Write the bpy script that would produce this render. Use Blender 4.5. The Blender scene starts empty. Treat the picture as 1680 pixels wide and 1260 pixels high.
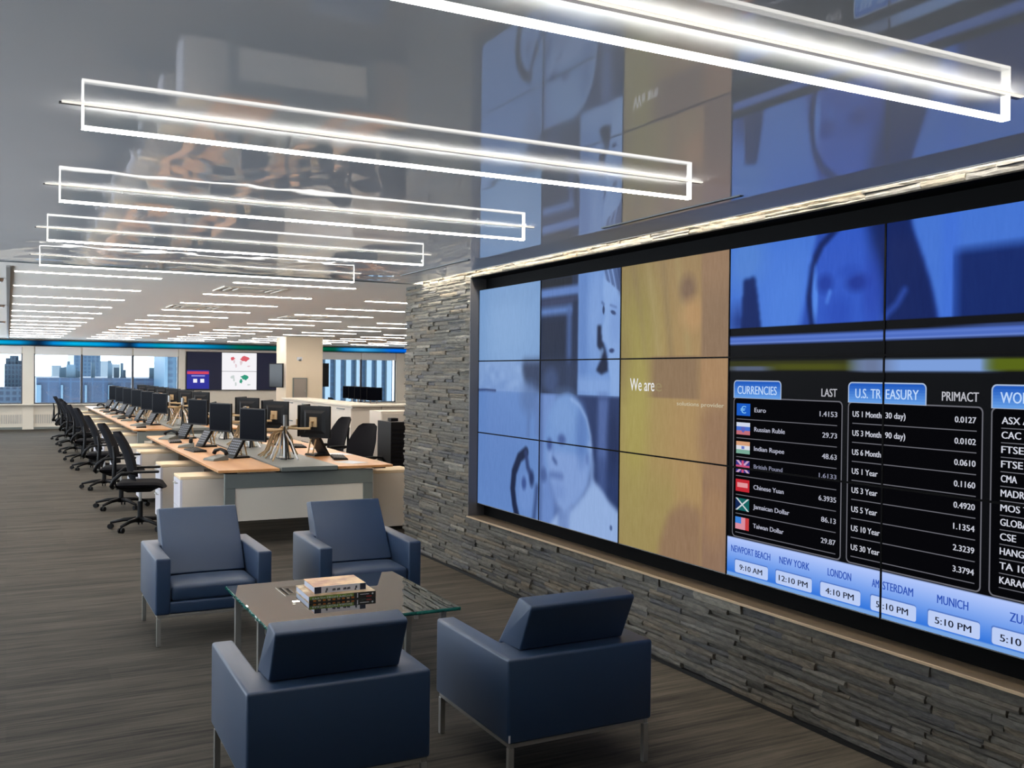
import bpy, bmesh, math, random
import numpy as np
from mathutils import Vector, Matrix

random.seed(7)
C = bpy.context.scene.collection
SC = bpy.context.scene

# ---------------------------------------------------------------- camera
CAM_H = 1.649
F_PX, YAW, PITCH, ROLL = 1581.5, 0.4823, -0.0108, 0.0103
fw = Vector((math.sin(YAW) * math.cos(PITCH), math.cos(YAW) * math.cos(PITCH), math.sin(PITCH)))
rt = Vector((math.cos(YAW), -math.sin(YAW), 0))
up = rt.cross(fw)
rt, up = rt * math.cos(ROLL) + up * math.sin(ROLL), up * math.cos(ROLL) - rt * math.sin(ROLL)
cam_data = bpy.data.cameras.new('camera')
cam = bpy.data.objects.new('camera', cam_data)
C.objects.link(cam)
cam.matrix_world = Matrix(((rt.x, up.x, -fw.x, 0), (rt.y, up.y, -fw.y, 0), (rt.z, up.z, -fw.z, CAM_H), (0, 0, 0, 1)))
cam_data.sensor_width = 36.0
cam_data.lens = 36.0 * F_PX / 1680.0
cam_data.clip_start, cam_data.clip_end = 0.05, 1000
SC.camera = cam

# ---------------------------------------------------------------- world, exposure
world = bpy.data.worlds.new('sky')
SC.world = world
world.use_nodes = True
# bright overcast sky above an invented brighter lower half, added to light the ceilings
_wn, _wl = world.node_tree.nodes, world.node_tree.links
_wt = _wn.new('ShaderNodeTexCoord')
_wx = _wn.new('ShaderNodeSeparateXYZ')
_wr = _wn.new('ShaderNodeMapRange')
_wr.inputs['From Min'].default_value, _wr.inputs['From Max'].default_value = -0.12, 0.05
_wr.inputs['To Min'].default_value, _wr.inputs['To Max'].default_value = 14.0, 4.5
_wl.new(_wt.outputs['Generated'], _wx.inputs[0])
_wl.new(_wx.outputs['Z'], _wr.inputs['Value'])
_wl.new(_wr.outputs[0], _wn['Background'].inputs[1])
_wn['Background'].inputs[0].default_value = (0.78, 0.89, 1.0, 1)
SC.view_settings.view_transform = 'Standard'
SC.view_settings.look = 'None'
SC.view_settings.gamma = 1.0
SC.view_settings.use_curve_mapping = False
SC.view_settings.exposure = 0.0
SC.cycles.use_denoising = True
SC.cycles.max_bounces = 8
SC.cycles.diffuse_bounces = 4
SC.cycles.glossy_bounces = 4
SC.cycles.transparent_max_bounces = 16
SC.cycles.sample_clamp_indirect = 6.0
SC.cycles.caustics_reflective = False
SC.cycles.caustics_refractive = False

STRIP_L = 55.0     # luminance of the recessed strips
BLADE_L = 48.0     # luminance of the lit blade edges
COVE_L = 95.0      # luminance of the cove strip above the stone wall


# ---------------------------------------------------------------- materials
def lin(c):
    c = c / 255.0
    return c / 12.92 if c <= 0.04045 else ((c + 0.055) / 1.055) ** 2.4


def rgb(r, g, b):
    return (lin(r), lin(g), lin(b), 1.0)


def mat(name, col, rough=0.5, metal=0.0, spec=0.5, emit=None, strength=0.0, coat=0.0):
    m = bpy.data.materials.new(name)
    m.use_nodes = True
    p = m.node_tree.nodes['Principled BSDF']
    p.inputs['Base Color'].default_value = col
    p.inputs['Roughness'].default_value = rough
    p.inputs['Metallic'].default_value = metal
    p.inputs['Specular IOR Level'].default_value = spec
    p.inputs['Coat Weight'].default_value = coat
    if emit:
        p.inputs['Emission Color'].default_value = emit
        p.inputs['Emission Strength'].default_value = strength
    return m


def nodes_of(m):
    return m.node_tree.nodes, m.node_tree.links, m.node_tree.nodes['Principled BSDF']


def add_noise_bump(m, scale, strength, dist=0.01, detail=4, sc=(1, 1, 1), color_mix=None):
    n, l, p = nodes_of(m)
    tc = n.new('ShaderNodeTexCoord')
    mp = n.new('ShaderNodeMapping')
    mp.inputs['Scale'].default_value = sc
    nz = n.new('ShaderNodeTexNoise')
    nz.inputs['Scale'].default_value = scale
    nz.inputs['Detail'].default_value = detail
    l.new(tc.outputs['Object'], mp.inputs[0])
    l.new(mp.outputs[0], nz.inputs['Vector'])
    if strength:
        b = n.new('ShaderNodeBump')
        b.inputs['Strength'].default_value = strength
        b.inputs['Distance'].default_value = dist
        l.new(nz.outputs['Fac'], b.inputs['Height'])
        l.new(b.outputs[0], p.inputs['Normal'])
    if color_mix:
        r = n.new('ShaderNodeValToRGB')
        r.color_ramp.elements[0].color = color_mix[0]
        r.color_ramp.elements[1].color = color_mix[1]
        r.color_ramp.elements[0].position = 0.35
        r.color_ramp.elements[1].position = 0.65
        l.new(nz.outputs['Fac'], r.inputs[0])
        l.new(r.outputs[0], p.inputs['Base Color'])
    return m


def emission(name, col, s):
    return mat(name, (0.02, 0.02, 0.02, 1), 0.6, 0, 0.2, col, s)


def clear_glass(name, tint, ior=1.5, rough=0.0):
    """thin clear sheet: what is not mirrored goes straight through"""
    m = bpy.data.materials.new(name)
    m.use_nodes = True
    n, l = m.node_tree.nodes, m.node_tree.links
    for x in list(n):
        n.remove(x)
    o = n.new('ShaderNodeOutputMaterial')
    mx = n.new('ShaderNodeMixShader')
    fr = n.new('ShaderNodeFresnel')
    fr.inputs[0].default_value = ior
    t = n.new('ShaderNodeBsdfTransparent')
    t.inputs[0].default_value = tint
    g = n.new('ShaderNodeBsdfGlossy')
    g.inputs['Roughness'].default_value = rough
    l.new(fr.outputs[0], mx.inputs[0])
    l.new(t.outputs[0], mx.inputs[1])
    l.new(g.outputs[0], mx.inputs[2])
    l.new(mx.outputs[0], o.inputs[0])
    return m


MT = {}
MT['white_matte'] = mat('matte white paint', rgb(226, 218, 205), 0.75, 0, 0.3)
MT['ceiling_matte'] = mat('matte ceiling', rgb(244, 240, 234), 0.85, 0, 0.2)
MT['dark_inside'] = mat('dark inside', rgb(14, 14, 16), 0.6)
MT['black_gloss'] = mat('black gloss', rgb(8, 8, 10), 0.22, 0, 0.5)
MT['black_plastic'] = mat('black plastic', rgb(16, 16, 19), 0.5, 0, 0.22)
MT['monitor_black'] = mat('monitor black', rgb(6, 8, 16), 0.45, 0, 0.02)
MT['dark_fabric'] = add_noise_bump(mat('charcoal mesh fabric', rgb(24, 24, 29), 0.85, 0, 0.12), 260, 0.25, 0.002)
MT['grey_metal'] = mat('grey painted metal', rgb(118, 124, 122), 0.45, 0.2, 0.5)
MT['silver'] = mat('satin aluminium', rgb(190, 190, 190), 0.28, 0.9, 0.5)
MT['steel'] = mat('brushed steel', rgb(186, 184, 180), 0.32, 0.7, 0.5)
MT['dark_steel'] = mat('dark grey lining', rgb(92, 90, 92), 0.4, 0.3, 0.5)
MT['recess_black'] = mat('matte black lining', rgb(9, 9, 10), 0.7, 0, 0.06)
MT['sill_edge'] = mat('sill nosing with highlight', rgb(206, 182, 150), 0.35, 0.2, 0.5)  # nosing strip paler than the sill; the front edge highlight is in its colour
MT['sill'] = mat('bronze sill', rgb(120, 104, 86), 0.35, 0.3, 0.5)
MT['cabinet'] = mat('cream cabinet laminate', rgb(222, 212, 200), 0.5, 0, 0.4)
MT['cabinet_top'] = mat('cream pad', rgb(236, 214, 182), 0.7, 0, 0.3)
MT['cabinet_side'] = mat('lilac white drawer front', rgb(216, 214, 224), 0.5, 0, 0.4)
MT['worktop'] = add_noise_bump(mat('light cherry veneer', rgb(205, 150, 96), 0.35, 0, 0.5), 6, 0, 0, 5, (1, 0.12, 1), (rgb(196, 138, 84), rgb(216, 164, 110)))
MT['leather'] = add_noise_bump(mat('blue leather', rgb(28, 55, 87), 0.48, 0, 0.7), 220, 0.06, 0.002)
_, _, _lp = nodes_of(MT['leather'])
_lp.inputs['Coat Weight'].default_value = 0.12
_lp.inputs['Sheen Weight'].default_value = 0.15
_lp.inputs['Sheen Roughness'].default_value = 0.35
_lp.inputs['Sheen Tint'].default_value = (0.95, 0.97, 1.0, 1)
_lp.inputs['Coat Roughness'].default_value = 0.42
MT['paper'] = mat('white paper', rgb(228, 230, 236), 0.8, 0, 0.2)
MT['beige_cable'] = mat('beige cable', rgb(186, 160, 122), 0.6)
MT['bright_screen'] = emission('strip', (1.0, 0.90, 0.79, 1), STRIP_L)

SCREEN = bpy.data.materials.new('painted screen')
SCREEN.use_nodes = True
_n, _l, _p = nodes_of(SCREEN)
_at = _n.new('ShaderNodeAttribute')
_at.attribute_name = 'picture'
_p.inputs['Base Color'].default_value = (0.001, 0.001, 0.001, 1)
_p.inputs['Roughness'].default_value = 0.4
_p.inputs['Specular IOR Level'].default_value = 0.02
_p.inputs['Emission Strength'].default_value = 1.0
_l.new(_at.outputs['Color'], _p.inputs['Emission Color'])


# ---------------------------------------------------------------- mesh helpers
class MB:
    def __init__(self):
        self.v, self.f, self.m = [], [], []

    def box(self, x0, y0, z0, x1, y1, z1, mi=0):
        x0, x1 = min(x0, x1), max(x0, x1)
        y0, y1 = min(y0, y1), max(y0, y1)
        z0, z1 = min(z0, z1), max(z0, z1)
        b = len(self.v)
        self.v += [(x0, y0, z0), (x1, y0, z0), (x1, y1, z0), (x0, y1, z0), (x0, y0, z1), (x1, y0, z1), (x1, y1, z1), (x0, y1, z1)]
        for q in ((0, 3, 2, 1), (4, 5, 6, 7), (0, 1, 5, 4), (1, 2, 6, 5), (2, 3, 7, 6), (3, 0, 4, 7)):
            self.f.append(tuple(b + i for i in q))
            self.m.append(mi)
        return self

    def hexa(self, bottom, top, mi=0):
        """eight corners: four below and four above, both counter-clockwise seen from above"""
        b = len(self.v)
        self.v += [tuple(p) for p in bottom] + [tuple(p) for p in top]
        for q in ((0, 3, 2, 1), (4, 5, 6, 7), (0, 1, 5, 4), (1, 2, 6, 5), (2, 3, 7, 6), (3, 0, 4, 7)):
            self.f.append(tuple(b + i for i in q))
            self.m.append(mi)
        return self

    def prism(self, pts, z0, z1, mi=0):
        b, n = len(self.v), len(pts)
        self.v += [(p[0], p[1], z0) for p in pts] + [(p[0], p[1], z1) for p in pts]
        self.f.append(tuple(b + i for i in reversed(range(n))))
        self.f.append(tuple(b + n + i for i in range(n)))
        self.m += [mi, mi]
        for i in range(n):
            j = (i + 1) % n
            self.f.append((b + i, b + j, b + n + j, b + n + i))
            self.m.append(mi)
        return self

    def extrude_profile(self, prof, x0, x1, mi=0):
        """profile in (y, z), extruded along x"""
        b, n = len(self.v), len(prof)
        self.v += [(x0, p[0], p[1]) for p in prof] + [(x1, p[0], p[1]) for p in prof]
        self.f.append(tuple(b + i for i in reversed(range(n))))
        self.f.append(tuple(b + n + i for i in range(n)))
        self.m += [mi, mi]
        for i in range(n):
            j = (i + 1) % n
            self.f.append((b + i, b + j, b + n + j, b + n + i))
            self.m.append(mi)
        return self

    def tube(self, pts, r, n=8, mi=0):
        pts = [Vector(p) for p in pts]
        rr = r if isinstance(r, (list, tuple)) else [r] * len(pts)
        b0 = len(self.v)
        for i, p in enumerate(pts):
            t = (pts[min(i + 1, len(pts) - 1)] - pts[max(i - 1, 0)]).normalized()
            a = Vector((0, 0, 1)) if abs(t.z) < 0.9 else Vector((1, 0, 0))
            u = t.cross(a).normalized()
            w = t.cross(u).normalized()
            for k in range(n):
                q = 2 * math.pi * k / n
                self.v.append(tuple(p + (u * math.cos(q) + w * math.sin(q)) * rr[i]))
        for i in range(len(pts) - 1):
            for k in range(n):
                a, c = b0 + i * n + k, b0 + i * n + (k + 1) % n
                self.f.append((a, a + n, c + n, c))
                self.m.append(mi)
        self.f.append(tuple(b0 + k for k in range(n)))
        self.f.append(tuple(b0 + (len(pts) - 1) * n + k for k in reversed(range(n))))
        self.m += [mi, mi]
        return self

    def quad(self, a, b, c, d, mi=0):
        i = len(self.v)
        self.v += [a, b, c, d]
        self.f.append((i, i + 1, i + 2, i + 3))
        self.m.append(mi)
        return self

    def poly(self, pts, mi=0):
        i = len(self.v)
        self.v += list(pts)
        self.f.append(tuple(range(i, i + len(pts))))
        self.m.append(mi)
        return self

    def build(self, name, mats, parent=None, loc=None, bevel=0.0, seg=2, smooth=False, angle=35):
        me = bpy.data.meshes.new(name)
        me.from_pydata(self.v, [], self.f)
        for m in (mats if isinstance(mats, (list, tuple)) else [mats]):
            me.materials.append(m)
        me.polygons.foreach_set('material_index', self.m)
        if bevel or smooth:
            bm = bmesh.new()
            bm.from_mesh(me)
            bmesh.ops.recalc_face_normals(bm, faces=bm.faces)
            if bevel:
                es = [e for e in bm.edges if len(e.link_faces) == 2 and e.calc_face_angle(0) > math.radians(angle)]
                bmesh.ops.bevel(bm, geom=es, offset=bevel, segments=seg, profile=0.5, affect='EDGES', clamp_overlap=True)
            if smooth:
                for f in bm.faces:
                    f.smooth = True
            bm.to_mesh(me)
            bm.free()
        me.update()
        o = bpy.data.objects.new(name, me)
        C.objects.link(o)
        if loc is not None:
            o.location = loc
        if parent is not None:
            o.parent = parent
        return o


def tag(o, label=None, cat=None, group=None, kind=None):
    if label:
        o['label'] = label
    if cat:
        o['category'] = cat
    if group:
        o['group'] = group
    if kind:
        o['kind'] = kind
    return o


def thing(name, label, cat, loc=(0, 0, 0), rz=0.0, group=None):
    o = bpy.data.objects.new(name, None)
    o.empty_display_size = 0.1
    C.objects.link(o)
    o.location = loc
    o.rotation_euler = (0, 0, rz)
    return tag(o, label, cat, group)


def dup(root, loc, rz=0.0, label=None, group=None):
    r = root.copy()
    C.objects.link(r)
    r.location = loc
    r.rotation_euler = (0, 0, rz)
    if label:
        r['label'] = label
    if group:
        r['group'] = group
    for ch in list(root.children):
        c = ch.copy()
        C.objects.link(c)
        c.parent = r
        for g in ch.children:
            d = g.copy()
            C.objects.link(d)
            d.parent = c
    return r


def structure(o):
    o['kind'] = 'structure'
    return o


ORD = ['first', 'second', 'third', 'fourth', 'fifth', 'sixth', 'seventh', 'eighth', 'ninth', 'tenth', 'eleventh', 'twelfth', 'thirteenth', 'fourteenth', 'fifteenth', 'sixteenth']

# ================================================================ THE ROOM
CZ = 2.451          # ceiling
YG = 8.15           # far edge of the glossy ceiling
WX = 3.33           # face of the stone wall
SX = 3.404          # face of the displays
FY = 29.3           # window wall
LX, RX, BY = -4.0, 15.0, -4.5
CEDGE = 3.235        # edge of the glossy ceiling beside the cove slot
ROOF = 2.66

# --- floor: woven carpet planks running across the room
carpet = mat('striated carpet planks', rgb(70, 62, 56), 0.85, 0, 0.25)
n, l, p = nodes_of(carpet)
tc = n.new('ShaderNodeTexCoord')


def stretched(scale, sc, detail=3, rough=0.6):
    mp = n.new('ShaderNodeMapping')
    mp.inputs['Scale'].default_value = sc
    nz = n.new('ShaderNodeTexNoise')
    nz.inputs['Scale'].default_value = scale
    nz.inputs['Detail'].default_value = detail
    nz.inputs['Roughness'].default_value = rough
    l.new(tc.outputs['Object'], mp.inputs[0])
    l.new(mp.outputs[0], nz.inputs['Vector'])
    return nz


fine = stretched(1.0, (2.2, 44, 1), 4, 0.7)
broad = stretched(1.0, (0.7, 9, 1), 2)
yarn = stretched(160.0, (1, 1, 1), 2)
br = n.new('ShaderNodeTexBrick')
br.inputs['Color1'].default_value = (0.30, 0.30, 0.30, 1)
br.inputs['Color2'].default_value = (0.70, 0.70, 0.70, 1)
br.inputs['Mortar'].default_value = (0.45, 0.45, 0.45, 1)
br.inputs['Scale'].default_value = 1.0
br.inputs['Mortar Size'].default_value = 0.0015
br.inputs['Brick Width'].default_value = 1.0
br.inputs['Row Height'].default_value = 0.25
l.new(tc.outputs['Object'], br.inputs['Vector'])


def mth(op, a, b, clamp=False):
    q = n.new('ShaderNodeMath')
    q.operation = op
    q.use_clamp = clamp
    for i, x in enumerate((a, b)):
        if isinstance(x, (int, float)):
            q.inputs[i].default_value = x
        else:
            l.new(x, q.inputs[i])
    return q.outputs[0]


v = mth('ADD', mth('MULTIPLY', fine.outputs['Fac'], 0.55), mth('MULTIPLY', broad.outputs['Fac'], 0.35))
v = mth('ADD', v, mth('MULTIPLY', br.outputs['Color'], 0.12))
v = mth('ADD', v, mth('MULTIPLY', yarn.outputs['Fac'], 0.08))
rp = n.new('ShaderNodeValToRGB')
rp.color_ramp.elements[0].position = 0.40
rp.color_ramp.elements[0].color = rgb(34, 31, 28)
rp.color_ramp.elements[1].position = 0.68
rp.color_ramp.elements[1].color = rgb(90, 83, 73)
l.new(v, rp.inputs[0])
l.new(rp.outputs[0], p.inputs['Base Color'])
bp_ = n.new('ShaderNodeBump')
bp_.inputs['Strength'].default_value = 0.3
bp_.inputs['Distance'].default_value = 0.004
l.new(v, bp_.inputs['Height'])
l.new(bp_.outputs[0], p.inputs['Normal'])
structure(MB().box(LX, BY, -0.05, RX, FY, 0.0).build('floor', carpet))

# --- glossy stretched membrane ceiling (slightly rippled) above the lounge
gloss = mat('glossy stretched ceiling membrane', rgb(242, 243, 248), 0.03, 0, 0.5)
_, _, p = nodes_of(gloss)
p.inputs['IOR'].default_value = 1.9
p.inputs['Metallic'].default_value = 0.04
xs = np.linspace(LX, CEDGE, 110)
ys = np.linspace(BY, YG, 240)
gx, gy = np.meshgrid(xs, ys)


def ripple(x, y):
    a = 0.0010 * np.exp(-((y - 4.05) / 0.55) ** 2) * np.exp(-((x - 0.9) / 0.8) ** 2)
    a = a + 0.0016 * np.exp(-((y - YG) / 1.3) ** 2)
    z = a * (np.sin(17 * y + 5 * np.sin(6.3 * x)) + 0.7 * np.sin(9 * x + 2.2 * np.sin(5 * y)))
    z = z + 0.0006 * np.sin(2.1 * x + 0.7) * np.sin(1.3 * y)
    return z


gz = CZ + ripple(gx, gy)
m = MB()
m.v = list(zip(gx.ravel().tolist(), gy.ravel().tolist(), gz.ravel().tolist()))
W = len(xs)
for j in range(len(ys) - 1):
    for i in range(W - 1):
        a = j * W + i
        m.f.append((a, a + W, a + W + 1, a + 1))
m.m = [0] * len(m.f)
o = structure(m.build('ceiling', gloss))
for q in o.data.polygons:
    q.use_smooth = True
# slab above everything, with the slot edge
m = MB().box(LX, BY, 2.60, RX, FY, ROOF)
m.box(LX, BY, 2.458, CEDGE, YG, 2.47).box(CEDGE - 0.012, BY, 2.449, CEDGE, YG, 2.60)
structure(m.build('ceiling_1', MT['white_matte']))
m = MB().box(LX, YG, CZ, RX, FY, CZ + 0.05)
structure(m.build('ceiling_2', MT['ceiling_matte']))
# edge bead between the two ceilings and the long bead beside the first column of strips
structure(MB().box(LX, YG - 0.01, CZ - 0.006, 3.25, YG + 0.012, CZ).build('trim_1', MT['grey_metal']))
structure(MB().box(-0.012, YG + 0.35, CZ - 0.012, 0.018, FY - 0.2, CZ).build('trim_2', MT['silver']))

# --- stone wall: split-face ledge stones round a recessed opening
OY0, OY1, OZ0, OZ1 = 1.90, 7.095, 0.485, 2.423
WY0, WY1 = -1.2, 8.55
stone = mat('split-face ledgestone', rgb(110, 106, 98), 0.85, 0, 0.25)
n, l, p = nodes_of(stone)
geo = n.new('ShaderNodeNewGeometry')
rp = n.new('ShaderNodeValToRGB')
els = rp.color_ramp.elements
els[0].position, els[0].color = 0.0, rgb(104, 103, 101)
els[1].position, els[1].color = 1.0, rgb(148, 146, 140)
for ps, c in ((0.25, (122, 120, 115)), (0.45, (108, 108, 107)), (0.6, (128, 120, 109)), (0.72, (114, 112, 108)), (0.88, (96, 98, 104))):
    e = els.new(ps)
    e.color = rgb(*c)
l.new(geo.outputs['Random Per Island'], rp.inputs[0])
tc = n.new('ShaderNodeTexCoord')
mp = n.new('ShaderNodeMapping')
mp.inputs['Scale'].default_value = (1, 0.5, 1.6)
nz = n.new('ShaderNodeTexNoise')
nz.inputs['Scale'].default_value = 38
nz.inputs['Detail'].default_value = 6
nz.inputs['Roughness'].default_value = 0.7
l.new(tc.outputs['Object'], mp.inputs[0])
l.new(mp.outputs[0], nz.inputs['Vector'])
mx = n.new('ShaderNodeMix')
mx.data_type = 'RGBA'
mx.blend_type = 'MULTIPLY'
mx.inputs['Factor'].default_value = 1.0
r2 = n.new('ShaderNodeValToRGB')
r2.color_ramp.elements[0].position, r2.color_ramp.elements[0].color = 0.3, (0.58, 0.56, 0.53, 1)
r2.color_ramp.elements[1].position, r2.color_ramp.elements[1].color = 0.7, (1.14, 1.09, 0.99, 1)
l.new(nz.outputs['Fac'], r2.inputs[0])
l.new(rp.outputs[0], mx.inputs['A'])
l.new(r2.outputs[0], mx.inputs['B'])
l.new(mx.outputs['Result'], p.inputs['Base Color'])
b = n.new('ShaderNodeBump')
b.inputs['Strength'].default_value = 0.7
b.inputs['Distance'].default_value = 0.008
l.new(nz.outputs['Fac'], b.inputs['Height'])
l.new(b.outputs[0], p.inputs['Normal'])

rng = random.Random(11)
m = MB()


def ledge_stone(y0, y1, z0, z1):
    nx = max(2, int((y1 - y0) / 0.045) + 1)
    ny = 3
    d = (rng.choice([0.0, 0.002, 0.004, 0.006, 0.008]) if z0 > 2.25 else rng.choice([0.0, 0.003, 0.007, 0.011, 0.015, 0.019])) + rng.uniform(0, 0.003)
    tilt = rng.uniform(-0.008, 0.006)
    sl = rng.uniform(-0.006, 0.006)
    b = len(m.v)
    for j in range(ny):
        fz = j / (ny - 1)
        for i in range(nx):
            fy = i / (nx - 1)
            e = 0.0045 if j in (0, ny - 1) else 0.0
            x = WX + 0.012 - d - tilt * (fz - 0.5) - sl * (fy - 0.5) + e + rng.uniform(-0.003, 0.003)
            m.v.append((x, y0 + (y1 - y0) * fy, z0 + (z1 - z0) * fz + (rng.uniform(-0.0015, 0.0015) if 0 < i < nx - 1 else 0)))
    for j in range(ny - 1):
        for i in range(nx - 1):
            a = b + j * nx + i
            m.f.append((a, a + nx, a + nx + 1, a + 1))
            m.m.append(0)
    # sides back to the wall core
    ring = [b + i for i in range(nx)] + [b + j * nx + nx - 1 for j in range(1, ny)] + [b + (ny - 1) * nx + i for i in range(nx - 2, -1, -1)] + [b + j * nx for j in range(ny - 2, 0, -1)]
    c = len(m.v)
    for q in ring:
        m.v.append((WX + 0.035, m.v[q][1], m.v[q][2]))
    k = len(ring)
    for i in range(k):
        j = (i + 1) % k
        m.f.append((ring[i], ring[j], c + j, c + i))
        m.m.append(0)


def stone_rows(ya, yb, za, zb):
    z = za
    while z < zb - 1e-4:
        h = rng.uniform(0.022, 0.036)
        if zb - (z + h) < 0.022:
            h = zb - z
        y = ya
        first = True
        while y < yb - 1e-4:
            w = rng.uniform(0.12, 0.40) * (rng.uniform(0.3, 1) if first else 1)
            first = False
            if yb - (y + w) < 0.07:
                w = yb - y
            if rng.random() < 0.2 and h > 0.031:
                ledge_stone(y + 0.0008, y + w - 0.0008, z + 0.0006, z + h * 0.5 - 0.0006)
                ledge_stone(y + 0.0008, y + w - 0.0008, z + h * 0.5 + 0.0006, z + h - 0.0006)
            else:
                ledge_stone(y + 0.0008, y + w - 0.0008, z + 0.0006, z + h - 0.0006)
            y += w
        z += h


stone_rows(WY0, WY1, 0.02, OZ0)
stone_rows(OY1, WY1, OZ0, OZ1)
stone_rows(WY0, OY0, OZ0, OZ1)
stone_rows(WY0, WY1, OZ1, 2.57)
# core behind the stones, with the recess
m.box(WX + 0.034, WY0, 0, 3.62, WY1, OZ0 - 0.004).box(WX + 0.034, WY0, OZ1 + 0.004, 3.62, WY1, 2.60)
m.box(WX + 0.034, OY1 + 0.004, OZ0 - 0.004, 3.62, WY1, OZ1 + 0.004).box(WX + 0.034, WY0, OZ0 - 0.004, 3.62, OY0 - 0.004, OZ1 + 0.004)
m.box(3.475, OY0 - 0.004, OZ0 - 0.004, 3.62, OY1 + 0.004, OZ1 + 0.004)
structure(m.build('wall_right', stone))
structure(MB().box(WX - 0.004, WY0, 0.0, WX + 0.03, WY1, 0.02).build('baseboard_right', MT['dark_inside']))
# lining of the recess
m = MB()
m.box(WX - 0.006, OY1 - 0.004, OZ0, 3.474, OY1 + 0.004, OZ1, 0)
m.box(WX - 0.006, OY0 - 0.004, OZ0, 3.474, OY0 + 0.004, OZ1, 0)
m.box(WX - 0.004, OY0, OZ1 - 0.004, 3.474, OY1, OZ1 + 0.003, 1)
m.box(WX - 0.016, OY0 - 0.01, OZ0 - 0.006, 3.474, OY1 + 0.008, OZ0 + 0.004, 2)
m.box(3.466, OY0 + 0.005, OZ0 + 0.0045, 3.4745, OY1 - 0.005, OZ1 - 0.005, 1)
m.box(WX - 0.0185, OY0 - 0.01, OZ0 - 0.006, WX - 0.010, OY1 + 0.008, OZ0 + 0.0055, 3)
structure(m.build('trim_3', [MT['dark_steel'], MT['recess_black'], MT['sill'], MT['sill_edge']]))

# other walls
m = MB().box(3.62, 8.35, 0, RX, 8.5, 2.60)
structure(m.build('wall_inner', MT['white_matte']))
m = MB().box(LX - 0.3, BY, 0, LX, FY, 0.5).box(LX - 0.3, BY, 2.30, LX, FY, ROOF)
m.box(LX - 0.3, BY, 0.5, LX, 3.2, 2.30)
for k in range(1, 7):
    y = 3.2 + k * 4.0
    m.box(LX - 0.3, y, 0.5, LX, y + 0.35, 2.30)
structure(m.build('wall_left', MT['white_matte']))
structure(MB().box(LX, BY - 0.1, 0, 3.62, BY, ROOF).build('wall_front', MT['white_matte']))
structure(MB().box(3.34, BY, 0, 3.62, WY0, ROOF).build('wall_side', MT['white_matte']))
structure(MB().box(RX, 8.3, 0, RX + 0.1, FY, ROOF).build('wall_end', MT['white_matte']))

# --- window wall
ZS, ZT, ZV, ZB = 0.69, 2.06, 2.262, 2.43
m = MB()
m.box(LX, FY, 0, RX, FY + 0.3, ZS)
m.box(LX, FY, ZT, RX, FY + 0.3, ROOF)
for x0, x1 in ((0.36, 0.64), (4.40, 4.58), (11.10, 11.5)):
    m.box(x0, FY - 0.06, 0, x1, FY + 0.3, ROOF)
m.box(4.60, FY, ZS, 8.42, FY + 0.3, ZT)
m.box(LX, FY - 0.20, ZS - 0.03, 4.4, FY, ZS)
m.box(7.5, FY - 0.20, ZS - 0.03, 14.9, FY, ZS)
structure(m.build('wall_back', MT['white_matte']))
# heater grille under the sill
m = MB()
for k in range(70):
    x = -2.4 + k * 0.055
    m.box(x, FY - 0.012, 0.16, x + 0.032, FY - 0.0005, 0.40)
structure(m.build('trim_4', mat('pale grille', rgb(190, 186, 180), 0.6)))
structure(MB().box(LX, FY - 0.02, 0, RX, FY - 0.0005, 0.06).build('baseboard_back', MT['grey_metal']))
pane_mat = clear_glass('window glass', (0.93, 0.97, 0.99, 1), 1.45)
frame_mat = mat('bronze window frame', rgb(70, 74, 84), 0.5, 0.2)
shade_mat = mat('white roller shade', rgb(232, 228, 224), 0.8)
for k, (x0, x1, mull) in enumerate(((LX, 0.36, (-1.4,)), (0.64, 4.40, (1.83, 3.16)), (8.42, 11.10, (9.93,)), (11.5, RX, (13.0,)))):
    m = MB()
    m.box(x0, FY + 0.02, ZS, x1, FY + 0.08, ZS + 0.03).box(x0, FY + 0.02, ZT - 0.03, x1, FY + 0.08, ZT)
    m.box(x0, FY + 0.02, ZS + 0.03, x0 + 0.03, FY + 0.08, ZT - 0.03).box(x1 - 0.03, FY + 0.02, ZS + 0.03, x1, FY + 0.08, ZT - 0.03)
    for xm in mull:
        m.box(xm - 0.03, FY + 0.0, ZS + 0.03, xm + 0.03, FY + 0.08, ZT - 0.03)
    w = structure(m.build('window_%d' % (k + 1), frame_mat))
    MB().box(x0 + 0.03, FY + 0.045, ZS + 0.03, x1 - 0.03, FY + 0.051, ZT - 0.03).build('pane', pane_mat, w)
    xsq = [x0] + list(mull) + [x1]
    for a, c in zip(xsq[:-1], xsq[1:]):
        MB().box(a + 0.02, FY - 0.035, ZT - 0.03, c - 0.02, FY - 0.012, ZV - 0.004).build('roller_shade', shade_mat, w, bevel=0.004)


# ================================================================ COVE LIGHT over the stone wall
cv = thing('cove_light', 'warm light strip hidden in the slot between glossy ceiling and stone wall', 'light strip', (3.262, 3.7, 2.56))
MB().box(-0.02, -4.85, 0.0, 0.02, 4.85, 0.03).build('housing', MT['silver'], cv)
MB().box(-0.012, -4.82, -0.006, 0.012, 4.82, -0.001).build('diffuser', emission('cove strip glow', (1.0, 0.92, 0.76, 1), COVE_L), cv)

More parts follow.
